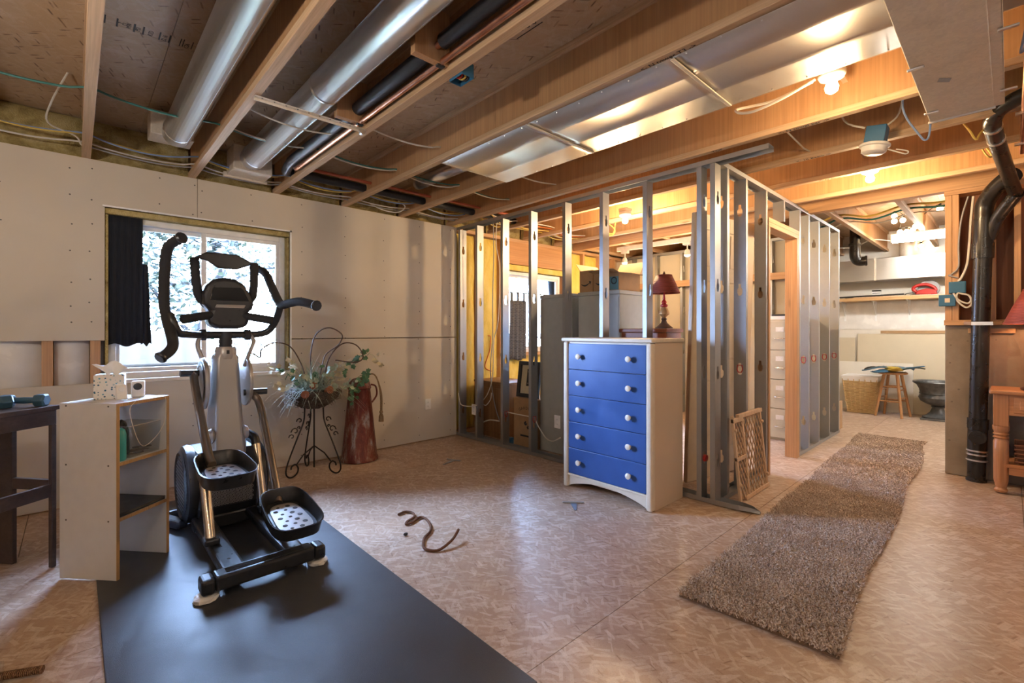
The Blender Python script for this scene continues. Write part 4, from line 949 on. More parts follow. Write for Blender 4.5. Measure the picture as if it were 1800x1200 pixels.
# smoke alarm hanging from a blue box
sa = thing('smoke_alarm', 'white round smoke alarm dangling below a blue box in the hall', 'smoke alarm', (3.53, .57, 2.28))
Ms = Matrix.Translation((3.53, .56, 2.315)) @ Matrix.Rotation(math.radians(9), 4, 'X')
MB(Ms).lathe([(.072, .016), (.078, .010), (.078, .0), (.066, -.004), (.062, -.032), (.050, -.042), (.0, -.043)], (0, 0, 0), 28).build('alarm_body', 'plastic_white', sa, smooth=True)
MB(Ms).box((-.05, -.05, .016), (.045, .05, .115)).build('blue_box', 'blue_box', sa, bevel=.004)
MB(Ms).tube(smooth_pts([(.04, -.06, -.01), (.05, -.11, -.03), (.052, -.15, -.045), (.046, -.155, -.03), (.04, -.10, -.015)], 4), .0035, 6).build('pull_wire', 'cable_white', sa)
for p, lab in (([(3.49, .60, 2.43), (3.47, .70, 2.50), (3.50, .75, 2.70)], 0), ([(3.56, .52, 2.43), (3.58, .45, 2.50), (3.55, .42, 2.70)], 1)): MB().tube(smooth_pts(p, 5), .0055, 6).build('feed_cable', 'cable_white', sa)
bay_run([3.117, 3.729], .95, 2.45, .0, .0055, 'cable_white', 'white cable stapled along the joist bay to the smoke alarm', None)
tag(MB().tube(smooth_pts([(3.16, .36, 2.60), (3.30, .40, 2.42), (3.40, .34, 2.28), (3.425, .315, 2.255), (3.42, .30, 2.30), (3.30, .285, 2.42), (3.2, .28, 2.55)], 6), .005, 6).build('cable_loop', 'cable_blue', smooth=True), 'light blue cable drooping beside the end of the trunk duct', 'cable')
tag(MB().tube(smooth_pts([(4.6, .16, 2.62), (4.45, .13, 2.44), (4.42, .10, 2.36), (4.46, .08, 2.37), (4.5, .11, 2.45), (4.55, .07, 2.40), (4.57, .05, 2.37), (4.52, .08, 2.42), (4.6, .1, 2.6)], 6), .0055, 6).build('cable_loop', 'cable_yellow', smooth=True), 'curled yellow cable dangling from the joists near the black drain', 'cable')
tag(MB().tube(smooth_pts([(3.9, .28, 2.62), (3.86, .17, 2.40), (3.84, .135, 2.32), (3.9, .11, 2.38), (4.0, .0, 2.5), (4.1, -.06, 2.6)], 6), .0055, 6).build('cable_loop', 'cable_yellow', smooth=True), 'yellow cable sagging behind the black drain elbow', 'cable')

# drain stack, its branches and the copper line at the right
ds = thing('drain_stack', 'black plastic drain stack standing before the concrete wall', 'pipe', (5.27, .18, 0))
p0, p1 = Vector((5.275, .185, .002)), Vector((5.275, .142, 2.10))
MB().tube([p0, p1], .055, 22).build('stack_pipe', 'abs_black', ds, smooth=True)
def at(z): return p0.lerp(p1, z / 2.1)
for a, b, r in ((.0, .02, .062), (.42, .50, .064), (.25, .44, .0585), (1.78, 1.90, .066), (1.90, 2.10, .060)): MB().tube([at(a), at(b)], r, 22).build('coupling', 'abs_black', ds, smooth=True)
for z in (.17, .215, .245): MB().tube([at(z - .006), at(z + .006)], .0645, 22).build('band_clamp', 'galv', ds, smooth=True)
c = at(.36); n_ = Vector((-1, -.05, 0)).normalized()
MB().tube([c + n_ * .045, c + n_ * .075], .052, 22).build('cleanout_plug', 'abs_black', ds, smooth=True); MB().bar(c + n_ * .075 + Vector((0, .025, .0)), c + n_ * .075 + Vector((0, -.02, .012)), .012, .012).build('plug_bar', 'abs_black', ds)
MB().tube(smooth_pts([at(2.09), at(2.10) + Vector((0, -.005, .10)), (5.22, .09, 2.29), (5.15, .03, 2.345), (5.08, -.02, 2.36)], 6), .056, 18).build('bend', 'abs_black', ds, smooth=True)
MB().tube(smooth_pts([at(1.93) + Vector((0, -.03, 0)), (5.24, .07, 2.07), (5.17, .0, 2.18), (5.12, -.035, 2.225)], 5), .042, 16).build('wye_branch', 'abs_black', ds, smooth=True)
MB().tube(smooth_pts([(3.5, -.30, 2.46), (3.62, -.08, 2.445), (3.72, .03, 2.43), (3.82, .065, 2.41), (3.95, .068, 2.395), (4.3, .045, 2.355), (5.05, -.02, 2.25), (5.12, -.035, 2.225)], 6), .040, 18).build('branch_pipe', 'abs_black', ds, smooth=True)
for q in ((3.93, .068, 2.397), (4.12, .057, 2.377)): MB().tube([Vector(q) - Vector((.012, 0, 0)), Vector(q) + Vector((.012, 0, -.002))], .0425, 18).build('branch_ring', 'galv', ds, smooth=True)
MB().box((5.205, .09, 1.248), (5.215, .21, 1.275)).build('perforated_strap', 'galv', ds)
for y in (.09, .21): MB().bar((5.21, y, 1.262), (5.345, y + (.05 if y > .15 else -.05), 1.268), .004, .025).build('perforated_strap', 'galv', ds)
c2 = thing('copper_line', 'thin copper water line strapped along the joists beside the black drain', 'pipe', (4, -.04, 2.39))
MB().tube([(2.2, -.055, 2.39), (4.6, -.055, 2.39)], .0135, 12).build('tube', 'copper', c2, smooth=True)
for x in (3.73, 4.34): MB().box((x - .012, -.09, 2.372), (x + .012, -.02, 2.385)).build('strap_clip', 'galv', c2)
for k in range(5):
    y = -.075 + k * .012
    tag(MB().tube(smooth_pts([(1.6, y * 1.4, 2.42), (2.0, y * 1.5 - .01, 2.40), (2.32, -.06 + .002 * k, 2.40), (2.6, y * 1.6, 2.37 - .004 * k), (2.95, y - .005, 2.39), (3.1, -.06, 2.5)], 6), .0045, 6).build('cable', 'cable_blue', smooth=True), 'pale blue wire in the tied bundle beside the trunk duct', 'cable', 'bundle of blue wires by the trunk duct')
# blue boxes and cables on the framed wall
for (px, py), lab in (((1683, 505), 'upper'), ((1665, 528), 'lower')):
    q = onx(px, py, 5.355)
    b_ = thing('switch_box', 'blue plastic electrical box on the corner studs, the %s of two' % lab, 'electrical box', q - Vector((0, 0, .05)))
    MB().box((5.335, q.y - .052, q.z - .048), (5.372, q.y + .052, q.z + .048)).build('box', 'blue_box', b_, bevel=.004)
    if lab == 'lower': MB().box((5.333, q.y - .018, q.z - .018), (5.3355, q.y + .014, q.z + .018)).build('sticker', 'dresser_cream', b_)
    else: MB().box((5.333, q.y - .045, q.z - .042), (5.3355, q.y + .045, q.z + .042)).build('cover', 'blue_box', b_, bevel=.001)
def wallrun(pts, x, r=.006): return MB().tube(smooth_pts([onx(px, py, x) for px, py in pts], 6), r, 6)
tag(wallrun([(1702, 345), (1690, 385), (1685, 430), (1685, 468), (1672, 482), (1668, 484), (1684, 488)], 5.36).build('cable', 'cable_grey', smooth=True), 'grey cable looping down the studs to the upper blue box', 'cable')
tag(wallrun([(1711, 345), (1707, 385), (1704, 430), (1700, 465), (1690, 488), (1684, 494)], 5.36, .009).build('cable', 'cable_white', smooth=True), 'thick white cable coming down the studs to the upper blue box', 'cable')
tag(wallrun([(1676, 515), (1685, 527), (1700, 533), (1707, 528), (1703, 519), (1690, 516), (1683, 516), (1683, 528), (1697, 540), (1707, 536), (1709, 527)], 5.335, .007).build('cable_loop', 'cable_white', smooth=True), 'coil of white cable hanging between the blue boxes and the drain stack', 'cable')
# ================================================================== small things of the main room
# ---- curtain on the window
t = NT('curtain_navy'); nn = t.noise(t.co((200, 200, 4)), 3, 2); t.set(t.ramp(nn, [(.3, (.004, .006, .012)), (.7, (.012, .016, .026))]), .9)
cu = thing('window_curtain', 'dark navy curtain hanging over one end of the window above the shelf unit', 'curtain', (.26, 4.42, .8))
def drape(x0, x1, y, z0, z1, n=40, folds=5, amp=.022, mat='curtain_navy', par=None, flare=.0, name='drape', col=None):
    g = []
    for i in range(15):
        z = z1 + (z0 - z1) * i / 14; row = []
        for k in range(n + 1):
            s = k / n; w = 1 + flare * i / 14
            row.append((x0 + (x1 - x0) * s * w, y + math.sin(s * folds * 2 * PI + i * .06) * amp * (.6 + .4 * i / 14), z + .012 * math.sin(s * 9) * (i / 14)))
        g.append(row)
    return MB().sheet(g).build(name, mat, par, smooth='all', solid=.003)
drape(.175, .368, 4.415, 1.10, 2.035, par=cu, amp=.007)
drape(.36, .40, 4.43, 1.10, 1.70, par=cu, folds=1.5, amp=.008, flare=.5)
MB().tube([(.17, 4.44, 2.0), (.47, 4.44, 2.0)], .008, 8).build('rod', 'vinyl', cu)
# ---- plant stand with a basket of flowers
plain('wrought_iron', (.022, .016, .013), .45, .5)
ps = thing('plant_stand', 'wrought iron scroll plant stand with three legs beside the window', 'plant stand', (1.49, 4.06, 0))
CB = Vector((1.49, 4.06, 0))
legs = [(-.75, -.2), (.05, 1.0), (.55, -.84)]
for lx, ly in legs:
    dv = Vector((lx, ly, 0)).normalized()
    def Q(r, z): return CB + dv * r + Vector((0, 0, z))
    ymax = 4.365
    pts = [Q(.09, .60), Q(.09, .52), Q(.10, .44), Q(.15, .33), Q(.21, .20), Q(.25, .10), Q(.255, .045), Q(.23, .012), Q(.19, .010), Q(.155, .035), Q(.15, .075), Q(.175, .105), Q(.205, .095), Q(.212, .072)]
    pts = [Vector((p.x, min(p.y, ymax), p.z)) for p in pts]
    MB().tube(smooth_pts(pts, 5), .0065, 8).build('leg', 'wrought_iron', ps, smooth=True)
    MB().tube([CB + Vector((0, 0, .225)), Q(.10, .17), Vector((Q(.165, .10).x, min(Q(.165, .10).y, ymax), .10))], .0055, 8).build('brace', 'wrought_iron', ps, smooth=True)
    for (cr, cz, rr) in ((.135, .455, .030), (.175, .375, .038), (.205, .335, .028), (.14, .40, .016)):
        sp = [Q(cr + rr * (1 - .12 * k) * math.cos(k * .75), cz + rr * (1 - .12 * k) * math.sin(k * .75)) for k in range(8)]
        sp = [Vector((p.x, min(p.y, ymax), p.z)) for p in sp]
        MB().tube(sp, .0048, 6).build('scroll', 'wrought_iron', ps, smooth=True)
MB().tube([CB + Vector((0, 0, .55)), CB + Vector((0, 0, .04))], .007, 8).build('centre_rod', 'wrought_iron', ps)
MB().tube([CB + Vector((.13 * math.cos(a * PI / 8), .13 * math.sin(a * PI / 8), .60)) for a in range(16)], .006, 6, closed=True).build('ring', 'wrought_iron', ps)
t = NT('moss'); nn = t.noise(t.co((40, 40, 40)), 3, 5, .7); t.set(t.ramp(nn, [(.3, (.035, .025, .018)), (.5, (.11, .08, .055)), (.7, (.22, .17, .12))]), .95); t.bump(nn, 1., .02)
plain('terracotta', (.34, .12, .055), .75); plain('leaf_sage', (.34, .40, .28), .6, 0, .25, 30); plain('leaf_green', (.07, .17, .08), .55, 0, .3, 30); plain('petal_cream', (.60, .52, .33), .7); plain('dry_twig', (.09, .055, .035), .7); plain('lichen', (.48, .48, .46), .9, 0, .2, 60)
fb = thing('flower_basket', 'mossy hanging basket of silk ivy, grasses and tiny clay pots on the iron stand', 'flower arrangement', CB + Vector((0, 0, .56)))
m = MB().lathe([(.03, .545), (.09, .555), (.15, .59), (.195, .635), (.21, .675), (.205, .70), (.17, .695), (.10, .70), (0.01, .71)], CB, 26)
m.v = [(x + R.uniform(-.008, .008), y + R.uniform(-.008, .008), z + R.uniform(-.006, .006)) for x, y, z in m.v]
m.build('basket', 'moss', fb, smooth='all')
mm = MB()
for k in range(260):
    a = R.uniform(0, 2 * PI); z = R.uniform(.57, .71); r = .09 + .125 * min(1, (z - .55) / .10); p = CB + Vector((r * math.cos(a), r * math.sin(a), z)); a2 = a + R.uniform(-.5, .5); q = CB + Vector(((r + .012) * math.cos(a2), (r + .012) * math.sin(a2), z + R.uniform(-.03, .03)))
    mm.tube([p, (p + q) / 2 + Vector((0, 0, R.uniform(-.01, .01))), q], .0018, 3)
mm.build('basket_twigs', 'dry_twig', fb)['kind'] = 'stuff'
mm = MB()
for k in range(420):
    c = CB + Vector((-.20 + R.gauss(0, .03), -.04 + R.gauss(0, .04), .67 + R.gauss(0, .045))); v = Vector((R.gauss(0, 1), R.gauss(0, 1), R.gauss(0, 1))).normalized() * R.uniform(.015, .035); mm.tube([c, c + v], .0013, 3)
mm.build('lichen_tuft', 'lichen', fb)['kind'] = 'stuff'
mm = MB()
for k in range(300):
    a = R.uniform(0, 2 * PI); L = R.uniform(.20, .42); el_ = R.uniform(.15, 1.3); b0 = CB + Vector((R.uniform(-.1, .1), R.uniform(-.1, .1), .70)); d_ = Vector((math.cos(a) * math.cos(el_), math.sin(a) * math.cos(el_), math.sin(el_)))
    pp = []
    for s in range(6):
        u = s / 5; p = b0 + d_ * (L * u) - Vector((0, 0, 1)) * (.30 * L * u * u * (1.6 - el_) * 1.6); pp.append(Vector((p.x, min(p.y, 4.368), p.z)))
    sd_ = d_.cross(Vector((0, 0, 1))).normalized(); g = [[p - sd_ * (.0042 * (1 - i / 5) + .0005), p + sd_ * (.0042 * (1 - i / 5) + .0005)] for i, p in enumerate(pp)]; mm.sheet(g)
mm.build('grass_blades', 'leaf_sage', fb)['kind'] = 'stuff'
def leaf(m, c, n_, s, a):
    n_ = n_.normalized(); u = n_.orthogonal().normalized(); v = n_.cross(u); du = u * math.cos(a) + v * math.sin(a); dv = n_.cross(du)
    pr = [(-.5, 0, 0), (-.35, .38, .06), (-.05, .32, .04), (.1, .5, .05), (.3, .22, .02), (.62, 0, -.05), (.3, -.22, .02), (.1, -.5, .05), (-.05, -.32, .04), (-.35, -.38, .06)]
    m.add([c + (du * x + dv * y + n_ * z) * s for x, y, z in pr], [(0, 1, 2, 5), (2, 3, 4, 5), (0, 5, 8, 9), (8, 5, 6, 7)])
sprays = [((.10, -.02, .72), (.25, -.10, .93), 20, 'petal'), ((.10, .0, .72), (.37, -.20, 1.0), 22, 'leaf'), ((.40, -.22, 1.0), (.46, -.26, .90), 8, 'petal'), ((.05, .0, .72), (.22, -.1, .80), 16, 'petal'), ((-.05, 0, .72), (-.19, .0, .93), 18, 'petal'), ((.0, -.05, .72), (.12, -.15, .90), 18, 'leaf'), ((-.05, 0, .72), (-.30, -.08, .88), 14, 'leaf'), ((-.2, -.06, .84), (-.42, -.18, .93), 6, 'petal'), ((-.15, -.05, .75), (-.36, -.2, .74), 8, 'petal'), ((.05, -.1, .70), (.25, -.22, .74), 16, 'leaf'), ((-.05, -.12, .70), (-.12, -.2, .80), 14, 'leaf'), ((.0, 0, .72), (.02, -.06, .90), 12, 'leaf')]
for a, b, n_, kd in sprays:
    a = CB + Vector(a); b = CB + Vector(b); b.y = min(b.y, 4.35); m = MB()
    stem = MB().tube(smooth_pts([a, a.lerp(b, .5) + Vector((0, 0, .03)), b], 4), .0016, 4).build('stem', 'leaf_sage', fb)
    for k in range(n_):
        c = a.lerp(b, R.uniform(.25, 1.05)) + Vector((R.gauss(0, .022), R.gauss(0, .022), R.gauss(.01, .022))); c.y = min(c.y, 4.36)
        leaf(m, c, Vector((R.gauss(-.3, .6), R.gauss(-.7, .5), R.gauss(.5, .5))), R.uniform(.03, .055), R.uniform(0, 6.28))
    m.build('leaf_spray', 'petal_cream' if kd == 'petal' else R.choice(['leaf_green', 'leaf_sage']), stem)['kind'] = 'stuff'
for c, d_ in (((-.05, -.10, .745), (-.2, -1, .15)), ((.04, -.16, .705), (.2, -1, .2)), ((-.12, -.15, .67), (-.5, -1, .5))):
    c = CB + Vector(c); d_ = Vector(d_).normalized()
    MB().tube([c, c + d_ * .045, c + d_ * .046, c + d_ * .058, c + d_ * .058, c + d_ * .02], [.020, .027, .031, .032, .026, .018], 14).build('clay_pot', 'terracotta', fb, smooth=True)
for pts in ([(-.06, 0, .72), (-.10, -.01, .90), (-.20, -.03, 1.07), (-.33, -.06, 1.11), (-.43, -.09, 1.06), (-.45, -.10, 1.0), (-.52, -.13, 1.03), (-.62, -.18, .95)], [(.0, 0, .72), (-.03, .0, .95), (.0, -.02, 1.16), (.10, -.06, 1.23), (.20, -.10, 1.17), (.17, -.09, 1.08), (.08, -.05, 1.0), (.05, -.03, .88), (.02, 0, .74)], [(.06, -.04, .74), (.10, -.06, .96), (.20, -.10, 1.09), (.30, -.16, 1.08), (.35, -.19, .98), (.30, -.16, .93), (.15, -.08, .95)]):
    P_ = [CB + Vector(p) for p in pts]; P_ = [Vector((p.x, min(p.y, 4.365), p.z)) for p in P_]
    MB().tube(smooth_pts(P_, 6), .0055, 6).build('vine', 'dry_twig', fb, smooth=True)
# ---- rusty red churn
t = NT('rusty_red'); nn = t.noise(t.co((6, 6, 1.6)), 2.5, 6, .65, .4); n2 = t.noise(t.co((40, 40, 15)), 3, 4)
c = t.ramp(nn, [(.3, (.075, .012, .008)), (.48, (.16, .028, .016)), (.56, (.22, .10, .06)), (.66, (.32, .29, .27))]); c = t.mix(t.ramp(n2, [(.5, 0.), (.68, .7)]), c, (.10, .022, .012)); t.set(c, t.ramp(n2, [(.3, .35), (.7, .6)]), .25); t.bump(n2, .25, .004)
ch = thing('milk_churn', 'tall rusty red metal churn tapering to a domed top beside the plant stand', 'churn', (1.945, 4.165, 0))
MB().lathe([(.165, .002), (.170, .006), (.168, .03), (.160, .04), (.098, .655), (.102, .665), (.104, .690), (.098, .70), (.092, .725), (.062, .755), (.02, .768), (.001, .769)], (1.945, 4.165, 0), 32).build('body', 'rusty_red', ch, smooth=True)
MB().lathe([(.1035, .664), (.107, .672), (.1035, .680)], (1.945, 4.165, 0), 32, cap=False).build('rim', 'rusty_red', ch, smooth=True)
MB().tube(smooth_pts([(2.035, 4.12, .70), (2.075, 4.10, .68), (2.085, 4.10, .60), (2.045, 4.115, .53)], 6), .008, 8).build('handle', 'rusty_red', ch, smooth=True)
plain('jute', (.26, .17, .09), .9, 0, .2, 80, .3)
rp = thing('jute_tassel', 'brown jute cord with a tassel draped over the churn', 'cord', (2.08, 4.07, .4))
for dx in (0, .012): MB().tube(smooth_pts([(1.98, 4.12, .775), (2.04, 4.085, .80), (2.075, 4.06, .74), (2.098 + dx, 4.05, .60), (2.10 + dx, 4.05, .45)], 6), .0065, 7).build('cord', 'jute', rp, smooth=True)
MB().ball((2.106, 4.05, .44), .018, 10, 6).build('knot', 'jute', rp, smooth=True); MB().lathe([(.010, .43), (.022, .40), (.024, .35)], (2.106, 4.05, 0), 12).build('tassel', 'jute', rp)
iv = thing('ivy_sprig', 'dark green silk ivy laid over the top of the rusty churn', 'ivy', (1.93, 4.12, .75))
m = MB()
for k in range(34):
    a = k / 34; base = Vector((1.83, 4.06, .58)).lerp(Vector((1.99, 4.10, .80)), a) + Vector((R.gauss(0, .02), R.gauss(-.02, .012), R.gauss(.01, .02)))
    if a < .5: base.x -= .03
    leaf(m, base, Vector((R.gauss(-.3, .4), R.gauss(-1, .3), R.gauss(.4, .4))), R.uniform(.035, .055), R.uniform(0, 6.28))
MB().tube(smooth_pts([(1.81, 4.05, .60), (1.83, 4.06, .70), (1.90, 4.08, .785), (1.98, 4.10, .80)], 5), .003, 5).build('stem', 'leaf_green', iv)
m.build('leaves', 'leaf_green', iv)['kind'] = 'stuff'
# ---- rope, hinges and scraps on the floor
t = NT('rope_brown'); nn = t.noise(t.co((160, 160, 160)), 3, 3); t.set(t.ramp(nn, [(.35, (.035, .014, .006)), (.6, (.20, .075, .025))]), .8); t.bump(nn, .8, .004)
rpts = [(700, 904), (712, 899), (725, 901), (728, 908), (716, 916), (714, 921), (724, 918), (737, 909), (748, 911), (756, 922), (756, 934), (746, 945), (744, 960), (752, 966), (772, 966), (795, 955), (806, 943)]
fp = [onz(*p, .008) for p in rpts]; fp[-1].z = .05; fp[-2].z = .03
tag(MB().tube(smooth_pts(fp, 5), .0075, 8).build('rope', 'rope_brown', smooth=True), 'short piece of braided brown rope curled on the bare floor', 'rope')
q = onz(713, 941); tag(MB().ball(q + Vector((0, 0, .009)), .012, 8, 5, (1.3, .8, .75)).build('plastic_cap', 'plastic_black', smooth=True), 'tiny dark cap lying on the floor near the brown rope', 'cap')
t = NT('hinge_steel'); t.set((.42, .46, .52), .32, .9)
def hinge(c, ang, L, lab):
    M_ = Matrix.Translation(c) @ Matrix.Rotation(ang, 4, 'Z'); h = thing('strap_hinge', lab, 'hinge', c)
    MB(M_).prism([(0, -.022, .001), (L, -.008, .001), (L + .006, 0, .001), (L, .008, .001), (0, .022, .001)], (0, 0, .003)).build('strap', 'hinge_steel', h)
    MB(M_).box((-.022, -.075, .001), (-.004, .075, .004)).build('leaf_plate', 'hinge_steel', h); MB(M_).tube([(-.001, -.072, .006), (-.001, .072, .006)], .005, 8).build('knuckle', 'hinge_steel', h)
hinge(onz(1008, 884), math.radians(225), .13, 'grey steel strap hinge lying on the floor before the blue dresser')
hinge(onz(797, 809), math.radians(200), .16, 'grey steel strap hinge lying on the floor near the partition corner')
# spring steel bar at the bottom edge
t = NT('rusty_bar'); nn = t.noise(t.co((60, 60, 60)), 3, 3); t.set(t.ramp(nn, [(.35, (.12, .05, .02)), (.6, (.34, .20, .11))]), .5, .6)
sp = thing('threaded_bar', 'rusty threaded bar on a clear block at the floor beside the mat', 'bar', (-.15, 2.38, 0))
a, b = onz(75, 1176, .018), onz(-10, 1190, .018); dv = (b - a); n = 26
MB().tube([a, b + dv * .3], .010, 8).build('rod', 'rusty_bar', sp)
mm = MB()
for k in range(n): c = a + dv * (k / n * 1.1); mm.tube([c, c + dv.normalized() * .003], .0135, 10)
mm.build('thread', 'rusty_bar', sp)['kind'] = 'stuff'
a = onz(6, 1195, 0); MB().box((a.x - .05, a.y - .035, .001), (a.x + .0, a.y + .03, .055)).build('end_block', 'clear_plastic', sp, bevel=.004)
# ---- expanding wooden gate leaning on the studs
wood('gate_wood', (.58, .39, .24), (.72, .52, .36), 'z', .5, 1)
gt = thing('safety_gate', 'folding wooden lattice safety gate leaning on the steel studs of the hall wall', 'gate', (3.62, 1.34, 0))
tl = math.radians(5.5); GM = Matrix.Translation((3.38, 1.285, .002)) @ Matrix.Rotation(-tl, 4, 'X')
GW, GH = .55, .60
for x in (.012, .17, .525): MB(GM).box((x - .012, -.009, 0), (x + .012, .009, GH)).build('upright', 'gate_wood', gt, bevel=.002)
for z0, z1, a, b in ((.0, .028, .10, GW), (GH - .028, GH, .10, GW), (.285, .31, .0, .17), (GH - .05, GH - .02, .0, .17)): MB(GM).box((a, -.014, z0), (b, .014, z1)).build('rail', 'gate_wood', gt, bevel=.002)
lx0, lx1, lz0, lz1 = .185, .515, .03, GH - .03; dxs = .056; nst = 0; slope = 1.75
stp = MB(GM)
for sgn in (1, -1):
    x = lx0 - (lz1 - lz0) / slope
    while x < lx1:
        pts = []
        for s in (0, 1):
            pass
        xa, za = x, lz0; xb, zb = x + (lz1 - lz0) / slope, lz1
        if xa < lx0: za += (lx0 - xa) * slope; xa = lx0
        if xb > lx1: zb -= (xb - lx1) * slope; xb = lx1
        if zb - za > .03:
            if sgn < 0: xa, xb = lx0 + lx1 - xa, lx0 + lx1 - xb
            MB(GM).bar((xa, .004 * sgn, za), (xb, .004 * sgn, zb), .006, .007, (0, 1, 0)).build('lattice_slat', 'gate_wood', gt)
        x += dxs
for sgn in (1, -1):
    x = .025 - .28 / slope
    while x < .158:
        for zb0 in (.02, .31):
            xa, za, xb, zb = x, zb0, x + .26 / slope, zb0 + .26
            if xa < .025: za += (.025 - xa) * slope; xa = .025
            if xb > .158: zb -= (xb - .158) * slope; xb = .158
            if zb - za > .03:
                if sgn < 0: xa, xb = .183 - xa, .183 - xb
                MB(GM).bar((xa, .004 * sgn, za), (xb, .004 * sgn, zb), .006, .007, (0, 1, 0)).build('lattice_slat', 'gate_wood', gt)
        x += .045
for x, z in ((.012, .12), (.012, .5), (.525, .1), (.525, .5)): MB(GM).lathe([(.011, -.009), (.013, -.016), (.009, -.022)], (x, 0, z), 12, 'y').build('peg', 'gate_wood', gt)
# ---- outlets and cables at the partition foot
def outlet(c, nx, lab, cat='outlet', s=1):
    o = thing('outlet', lab, cat, c); c = Vector(c)
    if nx == 'y': bx = lambda a, b, n_, m_: MB().box((c.x + a[0], c.y - a[1], c.z + a[2]), (c.x + b[0], c.y - b[1], c.z + b[2])).build(n_, m_, o, bevel=.002)
    else: bx = lambda a, b, n_, m_: MB().box((c.x - a[1], c.y + a[0], c.z + a[2]), (c.x - b[1], c.y + b[0], c.z + b[2])).build(n_, m_, o, bevel=.002)
    bx((-.036, 0, -.058), (.036, .006, .058), 'cover_plate', 'plastic_white')
    for z in (-.022, .022): bx((-.016, .006, z - .014), (.016, .008, z + .014), 'receptacle', 'plastic_white')
    for z in (-.022, .022):
        for x in (-.006, .006): bx((x - .0012, .008, z - .004), (x + .0012, .0086, z + .005), 'slot', 'screw_dark')
q = ony(752, 710, YW); outlet((q.x, YW - .0003, q.z), 'y', 'white wall outlet low on the drywall near the partition')
q = onx(980, 741, 3.222); outlet((3.222, q.y, q.z), 'x', 'white outlet plate at the partition beside the blue dresser')
q = onx(843, 718, 3.30); outlet((3.222, q.y, q.z), 'x', 'white outlet plate fixed to the steel stud near the corner')
def prun(pts, x, r=.0055): return smooth_pts([onx(px, py, x) for px, py in pts], 6)
tag(MB().tube(prun([(806, 690), (810, 710), (825, 714), (838, 712)], 3.20), .0055, 6).build('cable', 'cable_white', smooth=True), 'white cable from the wall corner to the stud outlet', 'cable')
tag(MB().tube(prun([(888, 723), (905, 727), (920, 730), (938, 735), (948, 752), (960, 770), (972, 775), (985, 769)], 3.29), .0055, 6).build('cable', 'cable_white', smooth=True), 'white cable threaded through two red grommets to the dresser side outlet', 'cable')
tag(MB().tube(smooth_pts([onx(p, q_, 3.42) for p, q_ in ((867, 385), (868, 450), (866, 520), (866, 590), (862, 650), (866, 690), (872, 720), (878, 738))], 6), .0055, 6).build('cable', 'cable_grey', smooth=True), 'long grey cable hanging straight down behind the partition studs', 'cable')
tag(MB().tube(smooth_pts([onx(p, q_, 3.40) for p, q_ in ((873, 388), (872, 430), (878, 470), (876, 560), (868, 600), (866, 660), (858, 690), (848, 706), (854, 712), (862, 702), (864, 690))], 6), .0055, 6).build('cable', 'cable_white', smooth=True), 'white cable hanging down and looping at the blue box behind the studs', 'cable')
tag(MB().tube(smooth_pts([onx(p, q_, 3.36) for p, q_ in ((878, 740), (860, 738), (845, 745), (841, 757), (848, 768), (862, 773))], 6), .0075, 6).build('cable_loop', 'cable_white', smooth=True), 'white cable loop at the floor running into the fallen blue box', 'cable')
tag(MB().tube(smooth_pts([ony(p, q_, 4.395) for p, q_ in ((858, 590), (862, 592), (861, 615), (853, 640), (855, 648), (864, 652))], 6), .006, 6).build('cable', 'cable_orange', smooth=True), 'brown hooked cable on the yellow insulation behind the partition', 'cable')
q = onx(850, 697, 3.5); tag(MB().box((3.46, q.y - .06, q.z - .06), (3.53, q.y + .05, q.z + .05)).build('wall_box', 'blue_box', bevel=.004), 'blue electrical box with cables looped over it behind the studs', 'electrical box')
q = onz(872, 785); tag(MB().box((3.335, 3.60, .004), (3.40, 3.69, .075)).build('fallen_box', 'blue_box', bevel=.004), 'blue electrical box lying at the foot of the partition studs', 'electrical box')
# ================================================================== room behind the partition
plain('cabinet_grey', (.42, .44, .42), .4, 0, .05); plain('cabinet_tan', (.52, .44, .30), .4, 0, .04); plain('cardboard', (.40, .25, .13), .8, 0, .08); plain('cardboard_in', (.50, .34, .19), .8, 0, .08); plain('print_black', (.02, .02, .02), .6); plain('print_teal', (.10, .24, .27), .6); plain('chrome', (.75, .75, .75), .2, 1.)
wood('mahogany', (.20, .055, .025), (.32, .10, .045), 'y', .35, .6); wood('oak_dark', (.20, .095, .035), (.30, .15, .06), 'z', .5, .6)
def cab(y0, y1, lab):
    c = thing('storage_cabinet', lab, 'cabinet', (3.64, (y0 + y1) / 2, 0))
    MB().box((3.45, y0, .002), (3.83, y1, 1.525)).build('body', 'cabinet_grey', c, bevel=.004)
    MB().box((3.445, y0 - .004, 1.526), (3.835, y1 + .004, 1.562)).build('top_lip', 'cabinet_grey', c, bevel=.006)
    MB().box((3.446, y0 + .012, .06), (3.4495, y1 - .012, 1.50)).build('back_sheet', 'cabinet_grey', c)
cab(2.845, 3.265, 'tall grey metal cabinet behind the studs under the room window')
cab(2.316, 2.77, 'tall grey metal cabinet behind the studs with cardboard boxes on top')
def openbox(name, lab, x0, x1, y0, y1, z0, z1, flaps, cat='box', th=.005):
    o = thing(name, lab, cat, ((x0 + x1) / 2, (y0 + y1) / 2, z0)); m = MB()
    m.add([(x0, y0, z0), (x1, y0, z0), (x1, y1, z0), (x0, y1, z0), (x0, y0, z1), (x1, y0, z1), (x1, y1, z1), (x0, y1, z1)], [(0, 1, 2, 3), (0, 1, 5, 4), (1, 2, 6, 5), (2, 3, 7, 6), (3, 0, 4, 7)])
    m.build('carton', 'cardboard', o, solid=th)
    for f in flaps:
        a, b, d = Vector(f[0]), Vector(f[1]), Vector(f[2]); MB().add([a, b, b + d, a + d], [(0, 1, 2, 3)]).build('flap', 'cardboard_in', o, solid=.004)
    return o
zc = 1.5625
